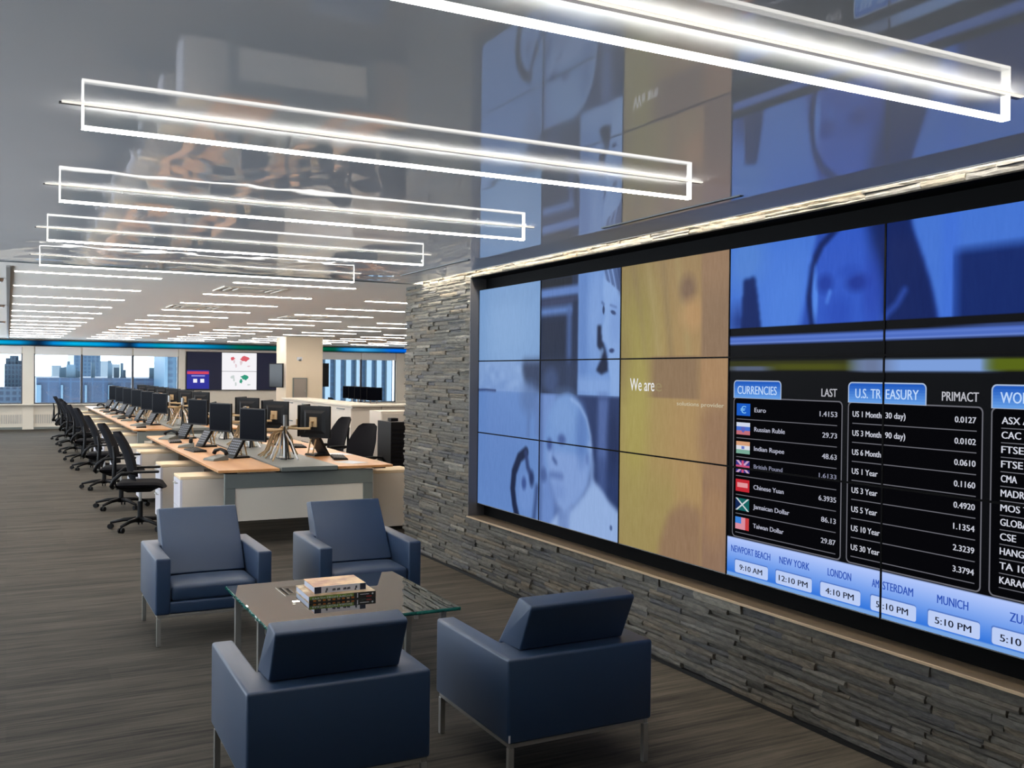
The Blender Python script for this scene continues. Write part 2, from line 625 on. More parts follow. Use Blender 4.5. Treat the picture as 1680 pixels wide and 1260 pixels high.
# ================================================================ BLADE LIGHTS under the glossy ceiling
acrylic = clear_glass('clear acrylic', (0.96, 0.97, 0.96, 1), 1.08)
edge_glow = emission('lit acrylic edge', (1.0, 0.965, 0.90, 1), BLADE_L)
upper_glow = emission('lit acrylic inside', (1.0, 0.965, 0.90, 1), 1.1)
side_glow = emission('lit acrylic side', (1.0, 0.965, 0.90, 1), 2.7)
rail_glow = emission('led line', (1.0, 0.94, 0.84, 1), 1.05)
BX0, BX1, BH, BT = 0.1955, 2.493, 0.0752, 0.026
BLADES = (1.774, 3.198, 4.640, 6.084, 7.555)
DESC = ('nearest the camera, partly out of view', 'above the two blue armchairs seen from behind', 'above the glass coffee table', 'above the two armchairs facing the camera', 'beside the edge of the matte ceiling')
for k, yb in enumerate(BLADES):
    lab = 'clear acrylic blade light with glowing edges, ' + DESC[k]
    if k == 0:
        hw = (BX1 - BX0) / 2
        pl = thing('blade_light', lab, 'ceiling light', ((BX0 + BX1) / 2, yb, CZ), 0, 'acrylic blade lights')
        MB().box(-hw + 0.007, -BT / 2, -BH + 0.009, hw - 0.007, BT / 2, -0.004).build('panel', acrylic, pl)
        m = MB().box(-hw, -BT / 2, -BH, hw, BT / 2, -BH + 0.009, 1)
        m.m[0], m.m[1] = 0, 2
        m.build('lower_edge', [edge_glow, side_glow, upper_glow], pl)
        for s in (-1, 1):
            MB().box(s * hw, -BT / 2, -BH + 0.0092, s * (hw - 0.006), BT / 2, -0.004).build('end_edge', side_glow, pl)
        MB().box(-hw - 0.062, -0.005, -0.0045, hw + 0.062, 0.012, -0.0005).build('rail', MT['dark_steel'], pl)
        MB().box(-hw - 0.055, -0.018, -0.0042, hw + 0.055, -0.0052, -0.0008).build('led_line', rail_glow, pl)
    else:
        dup(pl, ((BX0 + BX1) / 2, yb, CZ), 0, lab)

# slot air diffusers in the glossy ceiling beside the wall
for y0, y1, lab in ((3.33, 4.46, 'thin black slot diffuser in the glossy ceiling above the yellow screens'), (6.18, 7.50, 'thin black slot diffuser in the glossy ceiling near the end of the stone wall')):
    t = thing('slot_diffuser', lab, 'air vent', (2.885, (y0 + y1) / 2, CZ), 0.0, 'slot diffusers')
    h = (y1 - y0) / 2
    MB().box(-0.011, -h, -0.003, 0.011, h, -0.0005).build('frame', MT['grey_metal'], t)
    MB().box(-0.007, -h + 0.004, -0.005, 0.007, h - 0.004, -0.0031).build('slot', MT['dark_inside'], t)

# ================================================================ RECESSED STRIPS in the matte ceiling
banks = [((0.05, 1.19), 8.90, 13, 'over the row of task chairs'), ((1.80, 2.96), 8.90, 13, 'over the desk bench'), ((3.57, 4.72), 10.40, 12, 'over the aisle behind the stone wall'),
         ((5.33, 6.48), 13.42, 10, 'in line with the white column'), ((7.10, 8.25), 17.95, 7, 'just beyond the white column'), ((8.85, 10.0), 22.50, 4, 'second beyond the white column'), ((10.62, 11.8), 25.5, 2, 'farthest beyond the white column')]
first = None
for (x0, x1), y0, cnt, where in banks:
    for k in range(cnt):
        lab = 'ceiling strip light, %s from the glossy ceiling, %s' % (ORD[k], where)
        loc = ((x0 + x1) / 2, y0 + 1.51 * k, CZ)
        if first is None:
            first = thing('ceiling_strip_light', lab, 'ceiling light', loc, 0, 'ceiling strips')
            MB().box(-0.575, -0.034, -0.004, 0.575, -0.027, -0.0002).box(-0.575, 0.027, -0.004, 0.575, 0.034, -0.0002).box(-0.575, -0.027, -0.004, -0.568, 0.027, -0.0002).box(0.568, -0.027, -0.004, 0.575, 0.027, -0.0002).build('frame', MT['white_matte'], first)
            MB().box(-0.568, -0.027, -0.007, 0.568, 0.027, -0.0004).build('diffuser', MT['bright_screen'], first)
        else:
            dup(first, loc, 0, lab)

# air diffusers in the matte ceiling
pv = None
for x, y, lab in ((2.11, 9.62, 'square white ceiling vent nearest the glossy ceiling'), (2.08, 12.62, 'square white ceiling vent second from the glossy ceiling over the desk bench'), (3.87, 14.1, 'square white ceiling vent over the aisle behind the stone wall'), (4.05, 19.0, 'square white ceiling vent farthest off, before the white column')):
    if pv is None:
        pv = thing('ceiling_vent', lab, 'air vent', (x, y, CZ), 0, 'ceiling vents')
        m = MB()
        for s in (0.30, 0.22, 0.14):
            m.box(-s, -s, -0.012, s, -s + 0.03, -0.0008).box(-s, s - 0.03, -0.012, s, s, -0.0008).box(-s, -s + 0.03, -0.012, -s + 0.03, s - 0.03, -0.0008).box(s - 0.03, -s + 0.03, -0.012, s, s - 0.03, -0.0008)
        m.build('frame', MT['white_matte'], pv)
        MB().box(-0.27, -0.27, -0.0007, 0.27, 0.27, -0.0002).build('duct', MT['dark_steel'], pv)
        MB().box(-0.11, -0.11, -0.010, 0.11, 0.11, -0.0009).build('face_plate', MT['white_matte'], pv)
    else:
        dup(pv, (x, y, CZ), 0, lab)
pv = None
for k, y in enumerate((9.75, 13.8, 18.6)):
    lab = 'small silver downlight beside the ceiling bead, %s from the glossy ceiling' % ORD[k]
    if pv is None:
        pv = thing('downlight', lab, 'ceiling light', (-0.10, y, CZ), 0, 'small downlights')
        m = MB()
        m.tube([(0, 0, -0.03), (0, 0, -0.001)], [0.06, 0.075], 20).build('ring', MT['silver'], pv)
        MB().tube([(0, 0, -0.034), (0, 0, -0.0305)], 0.045, 20).build('lens', emission('downlight lens', (0.8, 0.88, 1, 1), 1.2), pv)
    else:
        dup(pv, (-0.10, y, CZ), 0, lab)

# ================================================================ VIDEO WALL
PW, PH = 1.0257, 0.5792
UY0, VZ0 = 7.090, 2.3266
NU, NV = 128, 84


def P3(u, v, off=0.0):
    """panel units (columns, rows from the far upper corner) to the room"""
    return (SX - off, UY0 - u * PW, VZ0 - v * PH)


class Canvas:
    """a picture shown on the displays: colours on a grid, in panel units"""

    def __init__(self, u0, u1, v0, v1, nu, nv, base):
        self.u, self.v = np.meshgrid(np.linspace(u0, u1, nu), np.linspace(v0, v1, nv))
        self.c = np.zeros((nv, nu, 3)) + np.array(base, float)
        self.du, self.dv = (u1 - u0) / (nu - 1), (v1 - v0) / (nv - 1)

    def mix(self, w, col):
        w = np.clip(w, 0, 1)[..., None]
        self.c = self.c * (1 - w) + np.array(col, float) * w

    def ell(self, cu, cv, ru, rv, col, soft=0.3, a=1.0, rot=0.0):
        x, y = (self.u - cu) * PW, (self.v - cv) * PH
        c, s = math.cos(rot), math.sin(rot)
        x, y = x * c + y * s, -x * s + y * c
        d = np.sqrt((x / (ru * PW)) ** 2 + (y / (rv * PH)) ** 2)
        self.mix(a * np.clip((1 + soft / 2 - d) / max(soft, 1e-3), 0, 1), col)

    def rect(self, u0, v0, u1, v1, col, su=0.02, sv=0.03, a=1.0):
        w = np.clip((self.u - u0) / su + 0.5, 0, 1) * np.clip((u1 - self.u) / su + 0.5, 0, 1)
        w = w * np.clip((self.v - v0) / sv + 0.5, 0, 1) * np.clip((v1 - self.v) / sv + 0.5, 0, 1)
        self.mix(a * w, col)

    def poly(self, pts, col, blur=0.02, a=1.0):
        x, y = self.u, self.v
        inside = np.zeros(x.shape, bool)
        k = len(pts)
        for i in range(k):
            x0, y0 = pts[i]
            x1, y1 = pts[(i + 1) % k]
            cond = (y0 > y) != (y1 > y)
            with np.errstate(divide='ignore', invalid='ignore'):
                xi = (x1 - x0) * (y - y0) / (y1 - y0 if y1 != y0 else 1e-9) + x0
            inside ^= cond & (x < xi)
        w = inside.astype(float)
        w = self.blur(w, blur)
        self.mix(a * w, col)

    def stroke(self, pts, wid, col, a=1.0, soft=0.5):
        d = np.full(self.u.shape, 1e9)
        for (x0, y0), (x1, y1) in zip(pts[:-1], pts[1:]):
            ax, ay, bx, by = x0 * PW, y0 * PH, x1 * PW, y1 * PH
            px, py = self.u * PW - ax, self.v * PH - ay
            dx, dy = bx - ax, by - ay
            t = np.clip((px * dx + py * dy) / (dx * dx + dy * dy + 1e-12), 0, 1)
            d = np.minimum(d, np.hypot(px - t * dx, py - t * dy))
        w = wid * PW / 2
        self.mix(a * np.clip((w * (1 + soft) - d) / (2 * w * soft), 0, 1), col)

    def blur(self, w, r):
        for axis, step in ((1, self.du * PW), (0, self.dv * PH)):
            k = int(r * PW / step)
            if k < 1:
                continue
            for _ in range(2):
                pad = [(0, 0), (0, 0)]
                pad[axis] = (k + 1, k)
                cs = np.cumsum(np.pad(w, pad, mode='edge'), axis=axis)
                nn = w.shape[axis]
                hi = np.take(cs, np.arange(2 * k + 1, 2 * k + 1 + nn), axis=axis)
                lo = np.take(cs, np.arange(0, nn), axis=axis)
                w = (hi - lo) / (2 * k + 1)
        return w

    def grain(self, amp, su, sv, seed):
        rg = np.random.default_rng(seed)
        g = rg.normal(size=self.u.shape)
        g = self.blur(g, 0.0) if su == 0 else g
        g = np.apply_along_axis(lambda q: np.convolve(q, np.ones(su) / su, 'same'), 1, g)
        g = np.apply_along_axis(lambda q: np.convolve(q, np.ones(sv) / sv, 'same'), 0, g)
        g = g / (g.std() + 1e-9)
        self.c = np.clip(self.c + amp * g[..., None], 0, 255)


# --- blue photographs of people, columns 0-1
A = Canvas(0, 2, 0, 3, 2 * NU, 3 * NV, (112, 148, 206))
A.rect(-1, -1, 1.0, 1.0, (120, 156, 208), 0.02, 0.02)
A.ell(0.5, 0.55, 0.5, 0.6, (138, 172, 220), 1.2, 0.8)
A.rect(0.05, 0.0, 0.95, 0.25, (124, 158, 206), 0.1, 0.2, 0.4)
A.rect(-1, 1.0, 1.0, 1.41, (134, 164, 216), 0.02, 0.02)
for k in range(26):
    rg = random.Random(k)
    A.ell(rg.uniform(0, 0.7), rg.uniform(1.05, 1.4), 0.05, 0.05, (118, 150, 206) if k % 2 else (150, 178, 226), 1.0, 0.5)
A.rect(-1, 1.41, 1.0, 3.0, (104, 140, 204), 0.02, 0.02)
A.ell(0.35, 2.3, 0.5, 0.9, (98, 132, 198), 1.0, 0.7)
A.stroke([(0, 1.40), (0.14, 1.395), (0.3, 1.40)], 0.018, (52, 70, 120), 0.9)
# dark room interior behind, column 1
A.rect(1.0, -1, 1.5, 1.41, (36, 48, 78), 0.02, 0.02)
A.rect(1.0, 0.0, 1.42, 0.11, (30, 34, 46), 0.02, 0.04)
A.rect(1.0, 0.12, 1.53, 0.23, (96, 128, 194), 0.04, 0.06)
A.rect(1.0, 0.25, 1.50, 0.335, (52, 62, 98), 0.04, 0.06)
A.rect(1.0, 0.35, 1.43, 0.45, (90, 122, 186), 0.05, 0.08)
A.rect(1.36, 0.36, 1.42, 1.38, (74, 100, 158), 0.05, 0.1, 0.85)
A.rect(1.0, 0.50, 1.335, 1.42, (30, 40, 66), 0.03, 0.1)
A.rect(1.44, 0.30, 1.505, 1.42, (34, 46, 78), 0.03, 0.06)
A.poly([(0.74, 1.0), (1.06, 1.0), (1.5, 1.0), (1.5, 1.41), (0.98, 1.41), (0.78, 1.30), (0.73, 1.12)], (44, 56, 88), 0.03, 0.92)
A.ell(1.15, 1.25, 0.10, 0.15, (70, 90, 140), 0.8, 0.6)
A.ell(0.85, 1.48, 0.14, 0.20, (86, 112, 166), 0.9, 0.7)
# bright window wall and the profile of a face, upper part of column 1
A.rect(1.51, -1, 2.2, 1.41, (112, 148, 212), 0.02, 0.02)
A.rect(1.51, 0.0, 1.62, 1.41, (96, 130, 196), 0.06, 0.05, 0.7)
A.ell(1.72, 0.5, 0.09, 0.5, (132, 164, 222), 1.0, 0.7)
A.rect(1.51, 1.20, 2.2, 1.41, (134, 166, 224), 0.05, 0.12, 0.8)
A.poly([(1.81, -0.1), (2.1, -0.1), (2.1, 1.41), (1.90, 1.41), (1.89, 1.2), (1.86, 1.05), (1.87, 0.92), (1.84, 0.84), (1.785, 0.77), (1.795, 0.66), (1.825, 0.52), (1.81, 0.40), (1.80, 0.20)], (140, 172, 228), 0.012, 0.9)
A.ell(1.95, 0.62, 0.07, 0.25, (116, 148, 212), 0.9, 0.5)
A.poly([(1.738, 0.61), (1.785, 0.62), (1.79, 0.78), (1.825, 0.85), (1.855, 0.98), (1.868, 1.13), (1.79, 1.17), (1.728, 1.12), (1.78, 1.0), (1.775, 0.90), (1.735, 0.84)], (26, 36, 66), 0.01)
A.poly([(1.755, 0.92), (1.80, 0.86), (1.82, 0.90), (1.775, 1.02)], (128, 160, 214), 0.01, 0.8)
A.ell(1.808, 0.445, 0.012, 0.05, (30, 44, 84), 0.5, 0.9)
A.ell(1.918, 0.485, 0.03, 0.022, (44, 62, 110), 0.6, 0.9, 0.3)
A.stroke([(1.79, 0.36), (1.81, 0.385)], 0.02, (84, 108, 164), 0.8)
A.stroke([(1.885, 0.40), (1.95, 0.43)], 0.016, (96, 122, 180), 0.7)
A.ell(1.905, 0.905, 0.028, 0.025, (40, 56, 104), 0.7, 0.9)
for k in range(14):
    u = 1.80 + 0.016 * k
    A.stroke([(u, -0.02), (u + 0.03 + 0.003 * k, 0.10 + 0.018 * k)], 0.014, (58, 76, 124) if k % 3 else (120, 146, 204), 0.75, 0.8)
A.poly([(1.93, -0.05), (2.1, -0.05), (2.1, 0.38), (1.99, 0.30), (1.95, 0.12)], (56, 72, 116), 0.02, 0.8)
# lower part of column 1: older man, white shirt, dark background
A.rect(1.0, 1.41, 2.2, 3.2, (42, 58, 104), 0.015, 0.015)
A.rect(1.0, 1.41, 1.25, 3.2, (110, 140, 204), 0.12, 0.02)
A.rect(1.755, 1.41, 1.875, 2.15, (86, 108, 168), 0.05, 0.15, 0.9)
A.rect(1.755, 2.1, 1.86, 2.7, (70, 90, 146), 0.06, 0.2, 0.8)
A.ell(1.93, 1.9, 0.07, 0.35, (30, 42, 80), 0.9, 0.6)
A.poly([(1.70, 2.36), (1.80, 2.45), (1.90, 2.58), (2.1, 2.74), (2.1, 3.1), (1.1, 3.1), (1.28, 2.82), (1.45, 2.75), (1.60, 2.55)], (152, 178, 228), 0.015)
A.ell(1.375, 2.06, 0.305, 0.66, (112, 148, 210), 0.10)
A.poly([(1.09, 2.1), (1.66, 2.1), (1.66, 2.45), (1.52, 2.68), (1.36, 2.86), (1.25, 2.78), (1.15, 2.5)], (132, 160, 218), 0.025)
A.ell(1.33, 1.70, 0.20, 0.28, (124, 158, 216), 1.0, 0.8)
A.ell(1.56, 1.88, 0.07, 0.33, (88, 120, 186), 0.9, 0.7, 0.0)
A.stroke([(1.42, 1.46), (1.53, 1.53), (1.62, 1.68), (1.67, 1.88), (1.68, 2.05)], 0.02, (150, 178, 230), 0.8, 0.8)
A.stroke([(1.66, 1.98), (1.69, 2.2), (1.69, 2.40)], 0.05, (136, 164, 220), 0.8, 0.8)
A.ell(1.635, 2.14, 0.02, 0.07, (96, 122, 184), 0.8, 0.8)
A.ell(1.14, 2.03, 0.035, 0.07, (62, 84, 146), 0.9, 0.95)
A.ell(1.305, 1.955, 0.05, 0.06, (70, 92, 154), 0.9, 0.95)
A.stroke([(1.20, 2.0), (1.19, 2.16), (1.215, 2.22)], 0.02, (104, 132, 194), 0.7, 0.9)
A.stroke([(1.195, 2.20), (1.235, 2.245)], 0.028, (62, 84, 140), 0.85, 0.8)
A.stroke([(1.16, 2.40), (1.22, 2.395), (1.31, 2.40)], 0.045, (86, 110, 172), 0.75, 0.95)
A.ell(1.26, 2.58, 0.10, 0.10, (116, 144, 206), 1.0, 0.6)
A.stroke([(1.13, 2.46), (1.22, 2.74), (1.30, 2.86)], 0.05, (100, 126, 188), 0.5, 0.95)
A.poly([(1.27, 2.83), (1.42, 2.80), (1.40, 3.1), (1.27, 3.1)], (104, 130, 190), 0.02, 0.7)
A.stroke([(1.44, 2.74), (1.38, 2.9), (1.40, 3.05)], 0.03, (124, 150, 208), 0.7)
for _k in range(3):
    A.c[..., _k] = A.c[..., _k] * (A.v < 1.415) + A.blur(A.c[..., _k], 0.009) * (A.v >= 1.415)
A.ell(1.92, 2.86, 0.014, 0.03, (70, 90, 140), 0.6, 0.9)
# second head in front, lower column 0
A.stroke([(0.80, 2.17), (0.70, 2.26), (0.62, 2.46), (0.60, 2.68), (0.63, 2.88), (0.67, 3.02)], 0.075, (24, 34, 66), 0.97, 0.35)
A.stroke([(0.80, 2.18), (0.83, 2.36), (0.88, 2.48)], 0.05, (46, 62, 110), 0.9, 0.6)
A.ell(0.80, 2.74, 0.12, 0.26, (118, 150, 214), 0.8, 0.7)
A.ell(0.775, 2.58, 0.035, 0.08, (54, 76, 140), 0.9, 0.85)
A.ell(0.89, 2.50, 0.035, 0.10, (36, 52, 98), 0.9, 0.9)
A.stroke([(0.97, 2.6), (0.95, 2.8), (0.93, 3.0)], 0.05, (54, 72, 122), 0.8, 0.9)
A.stroke([(0.84, 1.70), (0.83, 1.95)], 0.05, (90, 118, 176), 0.7, 0.9)
A.stroke([(0.96, 1.55), (0.97, 1.9)], 0.07, (96, 122, 180), 0.6, 0.9)
A.ell(1.06, 2.42, 0.045, 0.09, (70, 92, 150), 0.9, 0.8)
A.grain(1.6, 1, 9, 1)
A.c = A.c * np.array([0.95, 0.965, 0.955])

# --- mustard yellow column 2
Y = Canvas(2, 3, 0, 3, NU, 3 * NV, (136, 116, 72))
Y.ell(2.2, 1.9, 0.55, 1.3, (144, 132, 66), 1.2, 0.7)
Y.ell(2.75, 1.8, 0.4, 1.4, (162, 128, 78), 1.2, 0.55)
Y.ell(2.15, 0.75, 0.25, 0.6, (142, 134, 66), 1.0, 0.7)
Y.ell(2.08, 0.4, 0.2, 0.8, (116, 104, 52), 1.0, 0.4)
for k, (u0, u1) in enumerate(((2.12, 2.2), (2.26, 2.34), (2.42, 2.46), (2.55, 2.62))):
    Y.stroke([(u0, 0.0), (u1, 0.5), (u1 + 0.05, 1.0)], 0.05, (150, 136, 84) if k % 2 else (120, 104, 66), 0.5, 0.95)
Y.ell(2.65, 0.32, 0.07, 0.13, (104, 84, 62), 1.0, 0.8)
Y.ell(2.70, 0.58, 0.10, 0.15, (164, 130, 80), 1.0, 0.8)
Y.rect(2.775, -1, 3.2, 1.0, (122, 100, 70), 0.03, 0.02, 0.9)
Y.rect(2.775, -1, 3.2, 0.35, (136, 110, 76), 0.03, 0.3, 0.8)
Y.rect(2.30, 0.98, 2.775, 1.40, (120, 98, 66), 0.12, 0.02, 0.85)
Y.rect(2.775, 1.0, 3.2, 1.45, (150, 118, 76), 0.02, 0.05, 0.8)
Y.ell(2.06, 1.1, 0.12, 0.3, (112, 96, 56), 1.0, 0.6)
Y.ell(2.16, 1.55, 0.13, 0.9, (150, 142, 66), 1.0, 0.7)
Y.poly([(2.80, 1.45), (3.1, 1.4), (3.1, 2.25), (2.82, 2.15), (2.76, 1.8)], (130, 102, 70), 0.05, 0.85)
Y.rect(2.0, 2.2, 2.55, 3.1, (140, 128, 68), 0.1, 0.3, 0.6)
Y.poly([(2.38, 3.2), (2.42, 2.85), (2.50, 2.55), (2.64, 2.42), (2.80, 2.46), (2.80, 3.2)], (128, 102, 70), 0.03, 0.9)
Y.rect(2.80, 2.1, 3.2, 3.2, (124, 98, 72), 0.02, 0.2, 0.85)
Y.ell(2.9, 2.45, 0.10, 0.3, (148, 116, 72), 1.0, 0.6)
Y.grain(1.8, 1, 9, 2)
Y.c = np.clip(Y.c * 1.03 + np.array([10, 8, 17.0]), 0, 255)

# --- columns 3-4: blue photograph of a woman above black data tables
B = Canvas(3, 5, 0, 3, 2 * NU, 3 * NV, (4, 4, 7))
T = Canvas(3, 5, 0, 3, 2 * NU, 3 * NV, (66, 114, 208))
T.ell(3.12, 0.12, 0.14, 0.25, (84, 132, 206), 1.0, 0.7)
T.ell(3.42, 0.62, 0.2, 0.5, (76, 126, 218), 1.0, 0.8)
T.rect(3.0, 0.55, 3.12, 0.8, (24, 48, 120), 0.12, 0.2, 0.8)
T.poly([(3.10, 0.30), (3.185, 0.28), (3.205, 0.45), (3.24, 0.80), (3.08, 0.80)], (12, 36, 98), 0.012)
T.poly([(3.62, -0.1), (4.11, -0.1), (4.13, 0.05), (4.19, 0.30), (4.235, 0.52), (4.28, 0.80), (3.48, 0.80), (3.53, 0.50), (3.56, 0.25)], (38, 74, 170), 0.015)
T.poly([(3.98, -0.1), (4.115, -0.1), (4.13, 0.05), (4.19, 0.30), (4.235, 0.52), (4.27, 0.80), (3.97, 0.80)], (8, 30, 92), 0.015)
T.poly([(3.60, 0.10), (3.68, 0.0), (3.84, -0.1), (3.96, 0.1), (4.0, 0.5), (4.0, 0.8), (3.60, 0.8), (3.575, 0.55), (3.585, 0.30)], (46, 86, 192), 0.02)
T.stroke([(3.74, -0.05), (3.63, 0.09), (3.57, 0.26), (3.555, 0.5), (3.58, 0.76)], 0.036, (8, 30, 92), 0.95, 0.6)
T.poly([(3.89, -0.1), (4.1, -0.1), (4.1, 0.8), (4.01, 0.8), (3.98, 0.45), (3.93, 0.2)], (10, 32, 94), 0.035)
T.stroke([(3.50, 0.75), (3.53, 0.45), (3.56, 0.2)], 0.03, (72, 122, 222), 0.6, 0.9)
T.ell(3.595, 0.50, 0.018, 0.2, (84, 138, 230), 0.9, 0.9)
T.ell(3.655, 0.41, 0.045, 0.075, (28, 58, 156), 1.0, 0.95)
T.ell(3.845, 0.425, 0.06, 0.07, (26, 52, 146), 1.0, 0.95)
T.ell(3.80, 0.33, 0.06, 0.05, (36, 72, 176), 1.0, 0.6)
T.stroke([(3.67, 0.56), (3.685, 0.48)], 0.02, (80, 132, 228), 0.8, 0.9)
T.ell(3.74, 0.65, 0.07, 0.12, (34, 68, 174), 1.0, 0.6)
T.ell(3.93, 0.5, 0.05, 0.25, (36, 62, 164), 1.0, 0.6)
T.stroke([(3.985, 0.72), (4.06, 0.62), (4.10, 0.52)], 0.03, (44, 76, 168), 0.8, 0.9)
T.rect(4.333, 0.27, 5.3, 0.9, (8, 34, 100), 0.012, 0.09, 0.97)
T.rect(4.28, -0.2, 4.36, 0.9, (58, 106, 214), 0.04, 0.3, 0.5)
T.rect(4.75, -0.2, 5.2, 0.2, (40, 84, 190), 0.2, 0.1, 0.6)
T.grain(1.0, 1, 9, 3)
w = (T.v < 0.732).astype(float)[..., None]
B.c = B.c * (1 - w) + T.c * w
B.rect(3.0, 0.812, 5.1, 0.886, (72, 104, 190), 0.01, 0.012)
B.rect(3.0, 0.835, 5.1, 0.845, (104, 134, 210), 0.01, 0.01, 0.8)
B.rect(3.0, 0.868, 5.1, 0.880, (112, 140, 214), 0.01, 0.01, 0.8)
B.rect(4.35, 0.795, 5.1, 0.815, (60, 84, 150), 0.3, 0.012, 0.8)
B.rect(3.0, 1.03, 5.1, 1.115, (46, 48, 10), 0.01, 0.015)
B.rect(3.25, 1.06, 3.85, 1.11, (70, 74, 8), 0.3, 0.02)
B.rect(3.0, 1.08, 3.30, 1.122, (82, 92, 116), 0.12, 0.012)
B.rect(3.84, 1.03, 4.52, 1.122, (122, 156, 216), 0.12, 0.012)
B.rect(3.84, 1.03, 4.02, 1.122, (96, 106, 134), 0.14, 0.012, 0.8)
B.rect(4.50, 1.03, 5.1, 1.112, (84, 98, 10), 0.08, 0.012)
f = np.clip((B.v - 2.64) / 0.36, 0, 1)
bar = np.stack([178 - 144 * f ** 1.2, 198 - 92 * f ** 1.2, 250 - 34 * f ** 1.2], -1)
bar = np.where((B.v > 2.975)[..., None], np.array([120, 165, 225.0]), bar)
w = (B.v > 2.645).astype(float)[..., None]
B.c = B.c * (1 - w) + bar * w

# --- flat graphics on the displays
GCOL = {}


def gcol(c, s=1.0):
    if c not in GCOL:
        GCOL[c] = mat('screen colour %d %d %d' % c, (0.001, 0.001, 0.001, 1), 0.6, 0, 0.0, rgb(*c), s)
    return GCOL[c]


LETTERS = {}


def text_polys(body, bold=False):
    """outline of a text as triangles in its own plane, cached"""
    if (body, bold) in LETTERS:
        return LETTERS[(body, bold)]
    cu = bpy.data.curves.new('t', 'FONT')
    cu.body = body
    cu.size = 1.0
    cu.resolution_u = 3
    if bold:
        cu.offset = 0.006
    ob = bpy.data.objects.new('t', cu)
    C.objects.link(ob)
    dg = bpy.context.evaluated_depsgraph_get()
    me = bpy.data.meshes.new_from_object(ob.evaluated_get(dg))
    vs = np.array([q.co[:2] for q in me.vertices]) if len(me.vertices) else np.zeros((0, 2))
    fs = [tuple(q.vertices) for q in me.polygons]
    bpy.data.objects.remove(ob)
    bpy.data.curves.remove(cu)
    bpy.data.meshes.remove(me)
    LETTERS[(body, bold)] = (vs, fs)
    return vs, fs


GR = {}   # (column, row) -> {'v': [], 'f': [], 'm': [], 'mats': []}


def gpanel(c, r):
    return GR.setdefault((c, r), dict(v=[], f=[], m=[], mats=[]))


def gadd(c, r, verts, faces, col, off):
    g = gpanel(c, r)
    mm = gcol(col)
    if mm not in g['mats']:
        g['mats'].append(mm)
    k = g['mats'].index(mm)
    b = len(g['v'])
    g['v'] += [P3(u, v, off) for u, v in verts]
    g['f'] += [tuple(b + i for i in f) for f in faces]
    g['m'] += [k] * len(faces)


def grect(u0, v0, u1, v1, col, off=0.0008):
    for c in range(int(u0), int(u1 - 1e-9) + 1):
        for r in range(int(v0), int(v1 - 1e-9) + 1):
            a0, a1 = max(u0, c), min(u1, c + 1)
            b0, b1 = max(v0, r), min(v1, r + 1)
            gadd(c, r, [(a0, b0), (a0, b1), (a1, b1), (a1, b0)], [(0, 1, 2, 3)], col, off)


def gtext(body, u0, u1, v0, v1, col, off=0.0016, bold=False, align='fit', cap=None):
    vs, fs = text_polys(body, bold)
    if not len(vs):
        return
    x0, x1 = vs[:, 0].min(), vs[:, 0].max()
    lo, hi = (0.0, 0.729) if cap is None else cap
    if align == 'fit':
        su = (u1 - u0) / (x1 - x0)
        us = u0 + (vs[:, 0] - x0) * su
    us = us
    vv = v1 - (vs[:, 1] - lo) / (hi - lo) * (v1 - v0)
    c, r = min(4, int((us.min() + us.max()) / 2)), int((v0 + v1) / 2)
    for du in (-0.0009, 0.0009):      # two strokes side by side give the heavier weight
        gadd(c, r, list(zip((us + du).tolist(), vv.tolist())), fs, col, off)


def ground(u0, v0, u1, v1, ru, rv, top_only=False):
    pts = []
    for (cu, cv, a0, on) in ((u0 + ru, v0 + rv, 180, True), (u1 - ru, v0 + rv, 270, True), (u1 - ru, v1 - rv, 0, not top_only), (u0 + ru, v1 - rv, 90, not top_only)):
        if on:
            for k in range(6):
                a = math.radians(a0 + 90 * k / 5)
                pts.append((cu + ru * math.cos(a), cv + rv * math.sin(a)))
        else:
            pts.append((cu + (ru if a0 == 0 else -ru), cv + rv))
    return pts


def clip(pts, axis, val, keep_low):
    out = []
    k = len(pts)
    for i in range(k):
        a, b = pts[i], pts[(i + 1) % k]
        ia, ib = (a[axis] <= val) == keep_low, (b[axis] <= val) == keep_low
        if ia:
            out.append(a)
        if ia != ib:
            t = (val - a[axis]) / (b[axis] - a[axis])
            out.append((a[0] + t * (b[0] - a[0]), a[1] + t * (b[1] - a[1])))
    return out


def gpoly(pts, col, off):
    us, vs = [q[0] for q in pts], [q[1] for q in pts]
    for c in range(int(min(us)), int(max(us) - 1e-9) + 1):
        for r in range(int(min(vs)), int(max(vs) - 1e-9) + 1):
            q = clip(clip(clip(clip(pts, 0, c, False), 0, c + 1, True), 1, r, False), 1, r + 1, True)
            if len(q) > 2:
                gadd(c, r, q, [tuple(range(len(q)))], col, off)


LINE, BODY, SOFT, WHITE = (104, 104, 112), (196, 198, 210), (132, 134, 156), (224, 226, 238)


